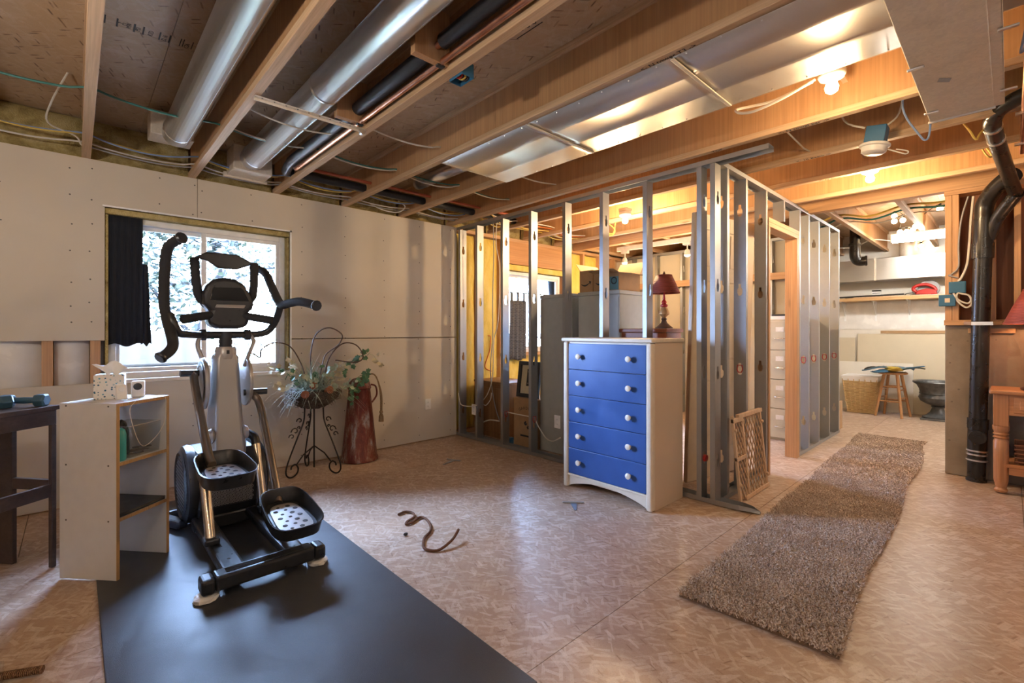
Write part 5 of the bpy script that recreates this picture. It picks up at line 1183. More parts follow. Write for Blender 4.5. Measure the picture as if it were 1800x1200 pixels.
b1 = openbox('carton_box', 'open cardboard box with curved arrow print standing on the grey cabinet', 3.47, 3.80, 2.62, 2.765, zc, zc + .20, [((3.47, 2.765, zc + .20), (3.80, 2.765, zc + .20), (0, .05, .07))])
b2 = openbox('carton_box', 'wide open cardboard box with a bent flap beside the other carton', 3.47, 3.80, 2.335, 2.605, zc, zc + .155, [((3.47, 2.605, zc + .155), (3.47, 2.335, zc + .155), (-.12, -.02, .02)), ((3.80, 2.335, zc + .155), (3.80, 2.605, zc + .155), (.10, 0, .13)), ((3.47, 2.335, zc + .155), (3.80, 2.335, zc + .155), (0, -.12, -.02))])
for par, yc, zz_, L in ((b1, 2.70, zc + .075, .10), (b2, 2.54, zc + .075, .09)):
    g = [Vector((3.4665, yc + L / 2 - L * k / 10, zz_ - .020 * math.sin(PI * k / 10) + .012 * k / 10)) for k in range(11)]
    m = MB(); 
    for k in range(10): w0 = .002 + .006 * math.sin(PI * k / 10); w1 = .002 + .006 * math.sin(PI * (k + 1) / 10); m.add([g[k] - Vector((0, 0, w0)), g[k] + Vector((0, 0, w0)), g[k + 1] + Vector((0, 0, w1)), g[k + 1] - Vector((0, 0, w1))], [(0, 1, 2, 3)])
    e = g[-1]; m.add([e + Vector((0, .012, .016)), e + Vector((0, -.016, .008)), e + Vector((0, -.004, -.02))], [(0, 1, 2)])
    m.build('arrow_print', 'print_black', par)
MB().box((3.4655, 2.34, zc + .005), (3.4665, 2.43, zc + .12)).build('label_print', 'print_teal', b2)
MB().tube([(3.465, 2.385 + .028 * math.cos(a * PI / 8), zc + .085 + .028 * math.sin(a * PI / 8)) for a in range(16)], .004, 4, closed=True).build('label_ring', 'print_black', b2)
# wood cabinet with the lamp behind the dresser
wc = thing('wood_cabinet', 'reddish wood cabinet with a lamp on it behind the blue dresser', 'cabinet', (3.48, 2.03, 0))
MB().box((3.36, 1.83, .002), (3.60, 2.24, 1.19)).build('body', 'mahogany', wc, bevel=.004); MB().box((3.345, 1.815, 1.191), (3.615, 2.255, 1.222)).build('top', 'mahogany', wc, bevel=.006)
plain('lamp_body', (.10, .055, .035), .45, .3); plain('lamp_gold', (.50, .28, .12), .4, .3)
t = NT('wicker_red'); w1 = t.new('ShaderNodeTexWave', wave_type='BANDS', bands_direction='Z'); t.link(t.co((1, 1, 1)), w1.inputs[0]); w1.inputs['Scale'].default_value = 38; w1.inputs['Distortion'].default_value = 1.5
t.set(t.ramp(w1.outputs[0], [(.2, (.14, .018, .012)), (.7, (.40, .075, .04))]), .6); t.bump(w1.outputs[0], .5, .006)
def table_lamp(x, y, z, s, lab, watts=0):
    l = thing('table_lamp', lab, 'lamp', (x, y, z)); c = (x, y, z)
    MB().lathe([(p * s, q * s) for p, q in ((.085, .001), (.088, .010), (.060, .030), (.030, .060), (.022, .085), (.030, .095), (.018, .11))], c, 20).build('base', 'lamp_body', l, smooth=True)
    MB().lathe([(p * s, q * s) for p, q in ((.016, .11), (.034, .13), (.052, .145), (.050, .165), (.038, .19), (.026, .215))], c, 18).build('figure_skirt', 'lamp_gold', l, smooth=True)
    MB().lathe([(p * s, q * s) for p, q in ((.026, .215), (.036, .225), (.036, .24), (.020, .25), (.026, .262), (.024, .275), (.012, .29), (.014, .30), (.010, .33), (.008, .40))], c, 18).build('stem', 'red_plastic', l, smooth=True)
    sh = MB().lathe([(.150 * s, .36 * s), (.115 * s, .45 * s), (.075 * s, .54 * s)], c, 28, 'z', False).build('shade', 'wicker_red', l, smooth=True, solid=.004)
    for r_, h in ((.150, .36), (.075, .54)): MB().tube([(x + r_ * s * math.cos(a * PI / 14), y + r_ * s * math.sin(a * PI / 14), z + h * s) for a in range(28)], .005 * s, 6, closed=True).build('rim', 'wicker_red', sh)
    MB().lathe([(.006 * s, .54 * s), (.014 * s, .556 * s), (.004 * s, .58 * s)], c, 10).build('finial', 'lamp_body', l)
    if watts: lamp((x, y, z + .43 * s), watts, (1, .48, .22), .03)
    return l
table_lamp(3.50, 1.925, 1.2225, .80, 'small table lamp with red wicker shade on the wood cabinet behind the dresser')
# door slab leaning inside the hall wall
dl = thing('door_slab', 'cream panelled door slab leaning against the inside of the hall studs', 'door', (3.95, 1.65, 0))
DM = frame_mtx((3.53, 1.745, .004), (.98, -.20, 0), (.006, -.03, .9995))
W_, H_ = .80, 2.13
def dbox(a, b, n_, bev=.002, par=None): return MB(DM).box(a, b).build(n_, 'dresser_cream', par or dl, bevel=bev)
dbox((0, 0, -.035), (W_, H_, -.006), 'core')
for a, b in (((0, 0), (.11, H_)), ((W_ - .11, 0), (W_, H_)), ((.35, .0), (.45, H_)), ((.11, 0), (.35, .22)), ((.45, 0), (W_ - .11, .22)), ((.11, .80), (.35, .95)), ((.45, .80), (W_ - .11, .95)), ((.11, 1.60), (.35, 1.70)), ((.45, 1.60), (W_ - .11, 1.70)), ((.11, H_ - .12), (.35, H_)), ((.45, H_ - .12), (W_ - .11, H_))): dbox((a[0], a[1], -.006), (b[0], b[1], .0), 'rail')
for x0, x1 in ((.13, .33), (.47, W_ - .13)):
    for z0, z1 in ((.24, .78), (.97, 1.58), (1.72, H_ - .14)): dbox((x0, z0, -.006), (x1, z1, -.001), 'raised_panel', .004)
# tan file cabinets with drawers
def filecab(x, y0, y1, lab):
    f = thing('file_cabinet', lab, 'file cabinet', (x + .33, (y0 + y1) / 2, 0), 'tan file cabinets')
    MB().box((x + .018, y0, .002), (x + .66, y1, 1.33)).build('body', 'cabinet_tan', f, bevel=.004)
    for k in range(4):
        z0 = .03 + k * .322; dr_ = MB().box((x, y0 + .012, z0), (x + .018, y1 - .012, z0 + .314)).build('drawer', 'cabinet_tan', f, bevel=.003)
        yc = (y0 + y1) / 2
        MB().box((x - .004, yc - .04, z0 + .20), (x - .001, yc + .04, z0 + .25)).build('label_holder', 'galv_dull', dr_)
        MB().tube(smooth_pts([(x, yc - .05, z0 + .125), (x - .028, yc - .035, z0 + .125), (x - .028, yc + .035, z0 + .125), (x, yc + .05, z0 + .125)], 4), .006, 8).build('pull', 'chrome', dr_, smooth=True)
        MB().lathe([(.010, 0), (.008, -.006)], (x, yc + .13, z0 + .13), 10, 'x').build('latch', 'chrome', dr_)
filecab(5.64, 1.50, 1.95, 'tan four drawer file cabinet seen through the timber doorway')
tag(MB().box((5.72, 1.58, 1.3315), (6.0, 1.86, 1.37)).build('paper_stack', 'drywall_bright', bevel=.003), 'low stack of white paper on the tan file cabinet', 'papers')
tag(MB().box((5.74, 1.60, 1.371), (5.98, 1.84, 1.39)).build('black_folder', 'plastic_black', bevel=.003), 'thin black folder on the papers atop the file cabinet', 'folder')
# low storage seen between the studs
ct = thing('corner_cabinet', 'dark oak cabinet behind the first partition studs in the corner', 'cabinet', (3.62, 4.02, 0))
MB().box((3.45, 3.74, .002), (3.80, 4.30, .61)).build('body', 'oak_dark', ct, bevel=.004); MB().box((3.43, 3.72, .611), (3.82, 4.32, .635)).build('top', 'oak_dark', ct, bevel=.004); MB().box((3.442, 3.78, .06), (3.4495, 4.26, .56)).build('door_panel', 'oak_dark', ct, bevel=.004)
gb = thing('garden_box', 'cardboard box printed with an arched word and leaves behind the studs', 'box', (3.55, 3.42, 0))
MB().box((3.40, 3.275, .002), (3.74, 3.60, .50)).build('carton', 'cardboard', gb, bevel=.004)
for k, ch_ in enumerate('GARDENS'):
    a = (k - 3) * .17; c = Vector((3.3993, 3.41 - .20 * math.sin(a), .235 + .17 * math.cos(a)))
    text_mesh(ch_, .042, 'print_black', gb, frame_mtx(c, (0, -math.cos(a), -math.sin(a)), (0, -math.sin(a), math.cos(a))), 'lettering', .0004)
for c, s_ in (((3.3993, 3.42, .25), .05), ((3.3993, 3.385, .21), .04), ((3.3993, 3.36, .30), .035)):
    mm = MB(); leaf(mm, Vector(c), Vector((-1, 0, 0)), s_, R.uniform(0, 3)); mm.build('leaf_print', 'print_black', gb)
MB().box((3.3988, 3.30, .108), (3.3998, 3.50, .126)).build('print_band', 'print_black', gb)
pf = thing('picture_frame', 'black framed abstract picture leaning above the garden box', 'picture', (3.5, 3.42, .50))
FM = frame_mtx((3.47, 3.63, .502), (0.03, -1, 0), (.13, 0, 1))
for a, b in (((0, 0), (.04, .38)), ((.27, 0), (.31, .38)), ((.04, 0), (.27, .04)), ((.04, .34), (.27, .38))): MB(FM).box((a[0], a[1], -.012), (b[0], b[1], .012)).build('frame_side', 'plastic_black', pf, bevel=.002)
MB(FM).box((.0, .0, -.016), (.31, .38, -.012)).build('backing', 'dresser_cream', pf)
MB(FM).box((.04, .04, -.012), (.27, .34, -.008)).build('mat_board', 'petal_cream', pf); MB(FM).box((.12, .12, -.008), (.22, .30, -.005)).build('print', 'print_black', pf)
for x, z in ((.14, .15), (.20, .15), (.14, .27), (.20, .27)): MB(FM).lathe([(.006, -.005), (.004, -.002)], (x, z, 0), 8).build('stud', 'chrome', pf)
ct2 = thing('room_curtain', 'grey checked tab curtain at the window behind the partition', 'curtain', (4.16, 4.37, .7))
t = NT('curtain_grey'); b_ = t.new('ShaderNodeTexBrick'); t.link(t.co((1, 0, 1), (PI / 2, 0, 0)), b_.inputs[0]); b_.inputs['Scale'].default_value = 14; b_.inputs['Color1'].default_value = (.06, .065, .075, 1); b_.inputs['Color2'].default_value = (.09, .095, .105, 1); b_.inputs['Mortar'].default_value = (.20, .20, .21, 1); t.set(b_.outputs[0], .9)
drape(4.06, 4.36, 4.375, .83, 1.60, mat='curtain_grey', par=ct2, folds=4, amp=.015, name='cloth')
for k in range(3): MB().box((4.08 + k * .11, 4.366, 1.59), (4.11 + k * .11, 4.385, 1.70)).build('tab', 'curtain_grey', ct2)
MB().tube([(3.98, 4.375, 1.70), (5.14, 4.375, 1.70)], .008, 8).build('rod', 'plastic_black', ct2)
# track light, ceiling cables and the hanging cord
tl_ = thing('track_light', 'white track light with two lit spots in the room behind the partition', 'lamp', (5.68, 3.2, 2.33))
MB().box((5.66, 2.45, 2.335), (5.695, 3.85, 2.398)).build('track', 'plastic_white', tl_, bevel=.003)
for y in (2.80, 3.72):
    hd = MB().box((5.645, y - .05, 2.295), (5.71, y + .05, 2.335)).build('spot_mount', 'plastic_white', tl_, bevel=.004)
    MB().tube([(5.678, y, 2.295), (5.67, y, 2.22)], .008, 8).build('arm', 'plastic_white', hd); MB().lathe([(.018, .075), (.032, .055), (.040, .0), (.036, .0)], (5.67, y, 2.165), 16, 'z').build('spot_shade', 'plastic_white', hd, smooth=True)
    MB().lathe([(.033, .0), (.030, -.010), (.012, -.016)], (5.67, y, 2.164), 14).build('bulb', 'bulb_warm', hd, smooth=True); lamp((5.66, y, 2.11), 12)
for k, (y, z, m_) in enumerate(((3.95, 2.42, 'cable_yellow'), (3.99, 2.43, 'cable_white'), (4.03, 2.44, 'cable_yellow'), (3.90, 2.44, 'cable_orange'), (4.07, 2.42, 'cable_yellow'), (3.86, 2.45, 'cable_white'), (4.0, 2.46, 'cable_orange'))):
    ps_ = [(3.30, y - .1 + .02 * k, 2.47), (3.55, y, z - .01), (3.729, y + .02, z + .02), (4.0, y - .02 * k, z), (4.341, y, z + .03), (4.65, y + .05, z), (4.953, y, z + .02)]
    tag(MB().tube(smooth_pts(ps_, 6), .0055, 6).build('cable', m_, smooth=True), {'cable_yellow': 'yellow', 'cable_white': 'white', 'cable_orange': 'orange'}[m_] + ' cable in the bunch under the joists of the partitioned room', 'cable', 'bunched cables of the partitioned room, ' + m_[6:])
tag(MB().tube(smooth_pts([(4.34, 3.2, 2.5), (4.36, 3.12, 2.33), (4.38, 3.05, 2.27), (4.38, 3.0, 2.32), (4.37, 3.08, 2.40), (4.36, 3.13, 2.34), (4.38, 3.03, 2.29), (4.36, 2.98, 2.40), (4.34, 2.95, 2.52)], 6), .006, 6).build('cable_loop', 'cable_yellow', smooth=True), 'coiled yellow cable hanging from the joists of the partitioned room', 'cable')
tag(MB().tube(smooth_pts([(3.70, 3.2, 2.46), (3.75, 3.0, 2.45), (3.74, 2.6, 2.42), (3.75, 2.2, 2.45), (3.74, 1.7, 2.46)], 6), .0055, 6).build('cable', 'cable_white', smooth=True), 'white cable looping along a joist of the partitioned room', 'cable')
cd = thing('hanging_cord', 'cream cord with dark clips hanging down the far tan wall', 'cord', (6.5, 2.45, 1.2))
MB().tube(smooth_pts([(6.50, 2.72, 2.36), (6.51, 2.70, 2.1), (6.50, 2.68, 1.7), (6.50, 2.60, 1.5), (6.51, 2.52, 1.3), (6.50, 2.53, 1.1)], 6), .016, 8).build('cord', 'dresser_cream', cd, smooth=True)
for z, y in ((2.25, 2.71), (2.15, 2.70), (1.98, 2.695), (1.60, 2.64)): MB().box((6.478, y - .02, z - .025), (6.522, y + .02, z + .025)).build('clip', 'screw_dark', cd)

# ================================================================== workshop at the end of the hall
wk = thing('wall_duct', 'boxy sheet metal duct along the top of the white far wall', 'duct', (8.7, .5, 1.95))
for a, b in ((2.55, 1.36), (1.355, .62), (.615, -.6), (-.605, -2.1)): MB().box((8.60, b, 1.95), (8.94, a, 2.27)).build('duct_section', 'galv', wk, bevel=.004)
for y in (1.357, .618, -.602): MB().box((8.592, y - .012, 1.945), (8.60, y + .012, 2.275)).build('cleat', 'galv_dull', wk)
tag(MB().lathe([(.10, 0), (.10, .42)], (8.75, 1.0, 2.275), 20).build('takeoff_duct', 'galv_dull', smooth=True), 'short round takeoff duct above the boxy far wall duct', 'duct')
eb = thing('drain_elbow', 'black drain elbow hanging under the ceiling before the far wall', 'pipe', (7.4, 1.62, 2.1))
q0 = ond(1503, 432, 6.1); q1 = ond(1503, 450, 6.1); q2 = ond(1509, 459, 6.1); q3 = ond(1524, 458, 6.05)
MB().tube(smooth_pts([q0 + Vector((0, 0, .12)), q0, q1, q2, q3], 5), .060, 16).build('elbow', 'abs_black', eb, smooth=True); MB().tube([q0, q0 + Vector((0, 0, .03))], .07, 16).build('collar', 'abs_black', eb, smooth=True); MB().tube([q2.lerp(q3, .8), q3], .068, 16).build('collar', 'abs_black', eb, smooth=True); MB().tube([q0 + Vector((0, 0, .1)), (q0.x, q0.y, 2.69)], .058, 14).build('pipe', 'abs_black', eb, smooth=True)
wood('shelf_pine', (.52, .31, .13), (.66, .44, .22), 'y', .5, .7)
sf = thing('wall_shelf', 'long pine shelf on white brackets along the far wall', 'shelf', (8.75, .8, 1.60))
MB().box((8.60, -2.0, 1.655), (8.945, 2.5, 1.70)).build('board', 'shelf_pine', sf, bevel=.003)
for y in (1.79, 1.40, 1.005, .61, .1):
    br = MB().box((8.93, y - .012, 1.36), (8.9485, y + .012, 1.654)).build('bracket', 'vinyl', sf); MB().box((8.66, y - .012, 1.645), (8.93, y + .012, 1.6545)).build('bracket_arm', 'vinyl', br); MB().bar((8.935, y, 1.44), (8.74, y, 1.645), .01, .012).build('bracket_brace', 'vinyl', br)
tag(MB().bar((8.66, 2.3, 1.712), (8.70, 1.04, 1.735), .05, .02).build('black_rail', 'plastic_black', bevel=.003), 'long black rail lying along the pine shelf', 'rail')
tag(MB().box((8.72, 1.15, 1.7005), (8.86, 1.75, 1.722)).build('wood_offcut', 'gate_wood', bevel=.002), 'flat wood offcut lying on the pine shelf behind the black rail', 'board')
tag(MB().box((8.62, .75, 1.7005), (8.655, 1.62, 1.713)).build('wood_strip', 'gate_wood'), 'thin wood strip along the front edge of the pine shelf', 'board')
bx_ = thing('marker_box', 'small white and blue box on the shelf by the offcut', 'box', (8.8, 1.36, 1.7225))
MB().box((8.74, 1.30, 1.7225), (8.86, 1.44, 1.735)).build('tray', 'blue_paint', bx_); MB().box((8.76, 1.32, 1.7355), (8.84, 1.42, 1.81)).build('carton', 'plastic_white', bx_, bevel=.003); MB().box((8.757, 1.32, 1.795), (8.843, 1.42, 1.815)).build('lid', 'print_black', bx_)
MB().box((8.757, 1.325, 1.765), (8.7598, 1.415, 1.773)).build('stripe', 'print_black', bx_)
cs = thing('circular_saw', 'red and grey circular saw lying on the pine shelf', 'saw', (8.75, .76, 1.7005))
MB().box((8.63, .63, 1.701), (8.87, .99, 1.708)).build('base_plate', 'galv_dull', cs, bevel=.002)
MB().lathe([(.03, -.03), (.115, -.03), (.12, -.01), (.115, .012), (.03, .012)], (8.78, .78, 1.80), 26, 'x').build('blade_guard', 'cable_grey', cs, smooth=True)
MB().prism([(8.66, .68, 1.71), (8.66, .92, 1.71), (8.66, .90, 1.77), (8.66, .80, 1.80), (8.66, .70, 1.78)], (.08, 0, 0)).build('motor', 'red_plastic', cs, bevel=.015)
MB().tube(smooth_pts([(8.70, .90, 1.75), (8.70, .94, 1.80), (8.70, .90, 1.845), (8.70, .80, 1.855), (8.70, .72, 1.81), (8.70, .70, 1.76)], 5), .022, 10).build('handle', 'red_plastic', cs, smooth=True)
MB().tube(smooth_pts([(8.64, .93, 1.74), (8.63, 1.0, 1.735), (8.63, 1.02, 1.712), (8.63, .94, 1.713), (8.63, .86, 1.716)], 5), .006, 6).build('power_cord', 'plastic_black', cs)
# sheets leaning on the far wall
def sheet(name, lab, y0, y1, z0, z1, xb, xt, mat, cat='drywall sheet', th=.013):
    tag(MB().prism([(xb, y0, z0), (xb, y1, z0), (xt, y1, z1), (xt, y0, z1)], (th, 0, 0)).build(name, mat), lab, cat)
sheet('drywall_sheet', 'wide tan drywall sheet with patched top leaning on the far wall', .2, 1.625, .002, 1.16, 8.87, 8.925, 'drywall_tan')
sheet('drywall_sheet', 'pale low drywall sheet leaning before the wide tan sheet', .955, 1.9, .002, .73, 8.83, 8.85, 'drywall_bright')
sheet('drywall_sheet', 'narrow tan drywall piece standing beside the wide sheet', 1.66, 2.3, .002, 1.10, 8.885, 8.93, 'drywall_tan')
sheet('brown_strip', 'long brown trim strip resting above the wide tan sheet', .1, 1.345, 1.165, 1.21, 8.942, 8.946, 'cardboard', 'trim strip', .006)
t = NT('patch_white'); t.set((.80, .77, .70), .9); mm = MB()
for k in range(16):
    y = .25 + k * .085; mm.box((8.892, y, 1.16 - R.uniform(.02, .07)), (8.8985, y + .085, 1.155))
g = []
for i in range(10):
    row = []
    for k in range(30):
        row.append((8.944 - R.uniform(0, .008), 2.2 - k * .065, 1.64 - i * .045))
    g.append(row)
tag(MB().sheet(g).build('poly_sheet', 'poly', smooth='all'), 'wrinkled white plastic sheeting stapled to the far wall beneath the shelf', 'plastic sheet')
# wicker basket
t = NT('wicker'); w1 = t.new('ShaderNodeTexWave', wave_type='BANDS', bands_direction='Z'); t.link(t.co((1, 1, 1)), w1.inputs[0]); w1.inputs['Scale'].default_value = 20; w1.inputs['Distortion'].default_value = 3; t.set(t.ramp(w1.outputs[0], [(.2, (.50, .31, .12)), (.8, (.80, .60, .32))]), .6); t.bump(w1.outputs[0], .8, .01)
wb_ = thing('wicker_hamper', 'square wicker hamper with a white cloth liner before the far wall', 'basket', (8.58, 1.505, 0))
def rbox(m, cx, cy, hw, z): return [(cx + sx * hw, cy + sy * hw, z) for sx, sy in ((-1, -1), (1, -1), (1, 1), (-1, 1))]
m = MB(); c = (8.58, 1.505)
m.add(rbox(m, *c, .15, .003) + rbox(m, *c, .205, .50), [(0, 1, 2, 3), (0, 1, 5, 4), (1, 2, 6, 5), (2, 3, 7, 6), (3, 0, 4, 7)]); m.build('weave', 'wicker', wb_, solid=.012)
for k in range(7):
    for ax in (0, 1):
        s = (k - 3) / 3; f = lambda hw, z: (c[0] - hw - .006, c[1] + s * hw, z) if ax == 0 else (c[0] + s * hw, c[1] - hw - .006, z)
        MB().tube([f(.15, .01), f(.178, .25), f(.205, .50)], .008, 6).build('cane_rib', 'wicker', wb_)
for z, hw in ((.012, .158), (.17, .177), (.33, .194)): MB().tube(rbox(m, *c, hw, z), .010, 6, closed=True).build('cane_band', 'wicker', wb_)
m = MB(); m.add(rbox(m, *c, .208, .47) + rbox(m, *c, .220, .545), [(0, 1, 5, 4), (1, 2, 6, 5), (2, 3, 7, 6), (3, 0, 4, 7)]); m.build('liner', 'tissue_paper', wb_, solid=.012, bevel=.006)
m = MB(); m.add(rbox(m, *c, .21, .53), [(0, 1, 2, 3)]); m.build('liner_top', 'tissue_paper', wb_, solid=.01)
# stool with a metal flower
wood('stool_wood', (.36, .17, .065), (.50, .27, .12), 'z', .4, .8)
so_ = thing('bar_stool', 'round wooden stool carrying a metal flower before the far wall', 'stool', (8.42, 1.13, 0)); c = Vector((8.42, 1.13, 0))
MB().lathe([(.15, .595), (.165, .60), (.165, .62), (.15, .628), (.01, .628)], c, 24).build('seat', 'stool_wood', so_, smooth=True)
for a in (.6, 2.17, 3.74, 5.31):
    d_ = Vector((math.cos(a), math.sin(a), 0)); MB().tube([c + d_ * .215 + Vector((0, 0, .002)), c + d_ * .105 + Vector((0, 0, .60))], [.016, .020], 10).build('leg', 'stool_wood', so_, smooth=True)
for k, a in enumerate((.6, 2.17, 3.74, 5.31)):
    for z in ((.22, .42) if k % 2 else (.27, .38)):
        r_ = .215 - .11 * z / .6; p = c + Vector((math.cos(a) * r_, math.sin(a) * r_, z)); q = c + Vector((math.cos(a + PI / 2) * r_, math.sin(a + PI / 2) * r_, z)); MB().tube([p, q], .010, 8).build('rung', 'stool_wood', so_, smooth=True)
fl = thing('metal_flower', 'large blue and grey metal flower lying on the wooden stool', 'garden ornament', c + Vector((0, 0, .629)))
plain('petal_blue', (.07, .19, .33), .45); plain('petal_dark', (.04, .055, .055), .5); plain('petal_yellow', (.50, .36, .05), .5)
for k in range(8):
    a = k * PI / 4 + .3; d_ = Vector((math.cos(a), math.sin(a), 0)); s_ = Vector((-d_.y, d_.x, 0)); L = .36 if k % 2 else .31; g = []
    for i in range(8):
        u = i / 7; w = .085 * math.sin(PI * (.12 + .86 * u)) ** .7; p = c + d_ * (.04 + L * u) + Vector((0, 0, .665 + .05 * math.sin(u * 3 + k) * u + .012 * (k % 3))); g.append([p - s_ * w, p + Vector((0, 0, -.012)), p + s_ * w])
    MB().sheet(g).build('petal', ['petal_blue', 'petal_dark', 'petal_blue', 'petal_blue', 'petal_yellow', 'petal_blue', 'petal_dark', 'petal_blue'][k], fl, smooth='all', solid=.004)
MB().lathe([(.03, .629), (.085, .655), (.09, .685), (.06, .70), (.01, .705)], c, 18).build('hub', 'petal_yellow', fl, smooth=True)
# urn
t = NT('urn_grey'); nn = t.noise(t.co((8, 8, 8)), 3, 4); t.set(t.ramp(nn, [(.3, (.045, .05, .055)), (.7, (.10, .105, .11))]), .32)
ur = thing('garden_urn', 'glossy dark grey classical garden urn before the far wall', 'urn', (8.54, .665, 0)); c = (8.54, .665, 0)
MB().box((8.37, .495, .001), (8.71, .835, .022)).build('plinth', 'urn_grey', ur, bevel=.006)
MB().lathe([(.165, .022), (.168, .04), (.13, .055), (.085, .10), (.062, .16), (.075, .18), (.062, .19), (.12, .21), (.185, .25), (.205, .30), (.195, .33), (.190, .345), (.20, .355), (.192, .37), (.20, .42), (.225, .47), (.262, .495), (.268, .51), (.26, .522), (.235, .515), (.20, .44), (.17, .35)], c, 36, cap=False).build('bowl', 'urn_grey', ur, smooth=True)
tag(MB().box((6.72, 1.42, .002), (6.95, 1.62, .34)).build('packing_box', 'cardboard', bevel=.004), 'cardboard box on the floor around the end of the hall wall', 'box')
# fluorescent fixture, string lights, ceiling cables
fx = thing('fluorescent_light', 'long lit fluorescent strip fixture hanging in the workshop', 'lamp', (7.42, .4, 2.31))
MB().box((7.36, -.25, 2.385), (7.49, 1.01, 2.40)).build('housing', 'plastic_white', fx, bevel=.003); MB().box((7.365, -.245, 2.30), (7.485, 1.0, 2.385)).build('diffuser', 'tube_light', fx, bevel=.012)
for y in (-.255, 1.0): MB().box((7.36, y, 2.296), (7.49, y + .012, 2.39)).build('end_cap', 'plastic_white', fx, bevel=.003)
fill_fx = thing('fluorescent_light', 'added unseen fluorescent strip fixture brightening the workshop', 'lamp', (7.0, -1.3, 2.31))  # extra strip added beyond view so the far wall gets brighter
MB().box((6.4, -1.37, 2.385), (7.66, -1.24, 2.40)).build('housing', 'plastic_white', fill_fx, bevel=.003); MB().box((6.41, -1.365, 2.30), (7.65, -1.245, 2.385)).build('diffuser', 'tube_light', fill_fx, bevel=.012)
sl = thing('string_lights', 'string of small round lit bulbs looped over nails in the workshop ceiling', 'string lights', (6.7, .8, 2.4))
bl = [ond(px, py, d_) for px, py, d_ in ((1572, 380, 5.6), (1572, 389, 5.6), (1587, 387, 5.6), (1582, 408, 5.75), (1594, 407, 5.75), (1604, 405, 5.8), (1609, 398, 5.75), (1652, 367, 5.4), (1619, 432, 6.6), (1636, 424, 6.6))]
MB().tube(smooth_pts([bl[7] + Vector((0, -.3, .1)), bl[7] + Vector((0, 0, .06)), bl[6] + Vector((0, 0, .06)), bl[5] + Vector((0, 0, .05)), bl[4] + Vector((0, 0, .05)), bl[3] + Vector((0, 0, .05)), bl[2] + Vector((0, 0, .06)), bl[0] + Vector((0, .0, .06)), bl[1] + Vector((0, .02, .04))], 5), .004, 5).build('wire', 'plastic_black', sl)
MB().tube(smooth_pts([bl[3] + Vector((0, 0, .05)), bl[8] + Vector((0, .1, .05)), bl[8] + Vector((0, 0, .05)), bl[9] + Vector((0, 0, .05)), bl[9] + Vector((0, -.3, .1))], 5), .004, 5).build('wire', 'plastic_black', sl)
for p in bl:
    so2 = MB().lathe([(.014, .03), (.016, .055)], p, 10).build('socket', 'plastic_black', sl); MB().ball(p, .030, 12, 8).build('globe', 'bulb_soft', so2, smooth=True)
for k, (x, y0, z, m_, lab) in enumerate(((6.0, 1.2, 2.45, 'cable_yellow', 'yellow cable strung across the workshop joists'), (6.15, 1.2, 2.44, 'cable_teal', 'teal cable strung across the workshop joists'), (7.9, 1.4, 2.44, 'cable_white', 'white cable strung across the workshop joists by the far wall'), (6.5, 1.3, 2.46, 'cable_white', 'white cable strung across the workshop joists near the string lights'))):
    tag(MB().tube(smooth_pts([(x, 1.9, z), (x + .1, 1.55, z - .06), (x, 1.27, z), (x + .05, 1.0, z - .05), (x, .71, z), (x - .03, .45, z - .03), (x, .16, z)], 5), .011 if k < 2 else .007, 6).build('cable', m_, smooth=True), lab, 'cable')
# ================================================================== pine console table at the right
wood('pine_red', (.40, .17, .075), (.55, .28, .14), 'z', .38, .6); wood('pine_red_y', (.44, .19, .085), (.58, .30, .15), 'y', .35, .6)
pt = thing('console_table', 'reddish pine console table with turned legs before the concrete wall', 'table', (5.14, -.4, 0))
MB().box((4.955, -1.05, .735), (5.34, .105, .768)).build('top', 'pine_red_y', pt, bevel=.012, seg=3)
for x in (5.02, 5.28):
    for y in (.045, -.99):
        MB().box((x - .04, y - .04, .50), (x + .04, y + .04, .734)).build('leg_block', 'pine_red', pt, bevel=.004)
        MB().lathe([(.030, .044), (.040, .10), (.042, .30), (.042, .385), (.034, .395), (.034, .405), (.044, .415), (.034, .425), (.044, .44), (.034, .452), (.046, .47), (.046, .50)], (x, y, 0), 18).build('leg', 'pine_red', pt, smooth=True)
        MB().lathe([(.012, .002), (.034, .012), (.038, .026), (.028, .044)], (x, y, 0), 16).build('bun_foot', 'pine_red', pt, smooth=True)
MB().box((4.985, -.95, .585), (5.005, .005, .734)).build('front_rail', 'pine_red_y', pt)
for y0, y1 in ((-.45, -.02), (-.93, -.49)):
    dr_ = MB().box((4.975, y0, .605), (4.985, y1, .72)).build('drawer_front', 'pine_red_y', pt, bevel=.003); MB().box((4.970, y0 + .03, .63), (4.976, y1 - .03, .695)).build('drawer_panel', 'pine_red_y', dr_, bevel=.003); MB().lathe([(.008, 0), (.014, -.016), (.008, -.024)], (4.970, (y0 + y1) / 2, .662), 12, 'x').build('knob', 'lamp_body', dr_)
MB().box((5.0, .02, .585), (5.30, .04, .734)).build('end_rail', 'pine_red', pt); MB().box((4.985, -.97, .20), (5.31, .03, .225)).build('lower_shelf', 'pine_red_y', pt, bevel=.004); MB().box((4.985, -.95, .15), (5.0, .005, .20)).build('shelf_rail', 'pine_red_y', pt)
table_lamp(5.10, -.17, .7685, 1.36, 'red wicker shade lamp on the pine console table', 5)
wood('wicker_dark', (.10, .035, .018), (.20, .075, .035), 'y', .5, 3)
bk = thing('magazine_basket', 'dark wicker basket of magazines on the shelf of the console table', 'basket', (5.14, -.22, .2255))
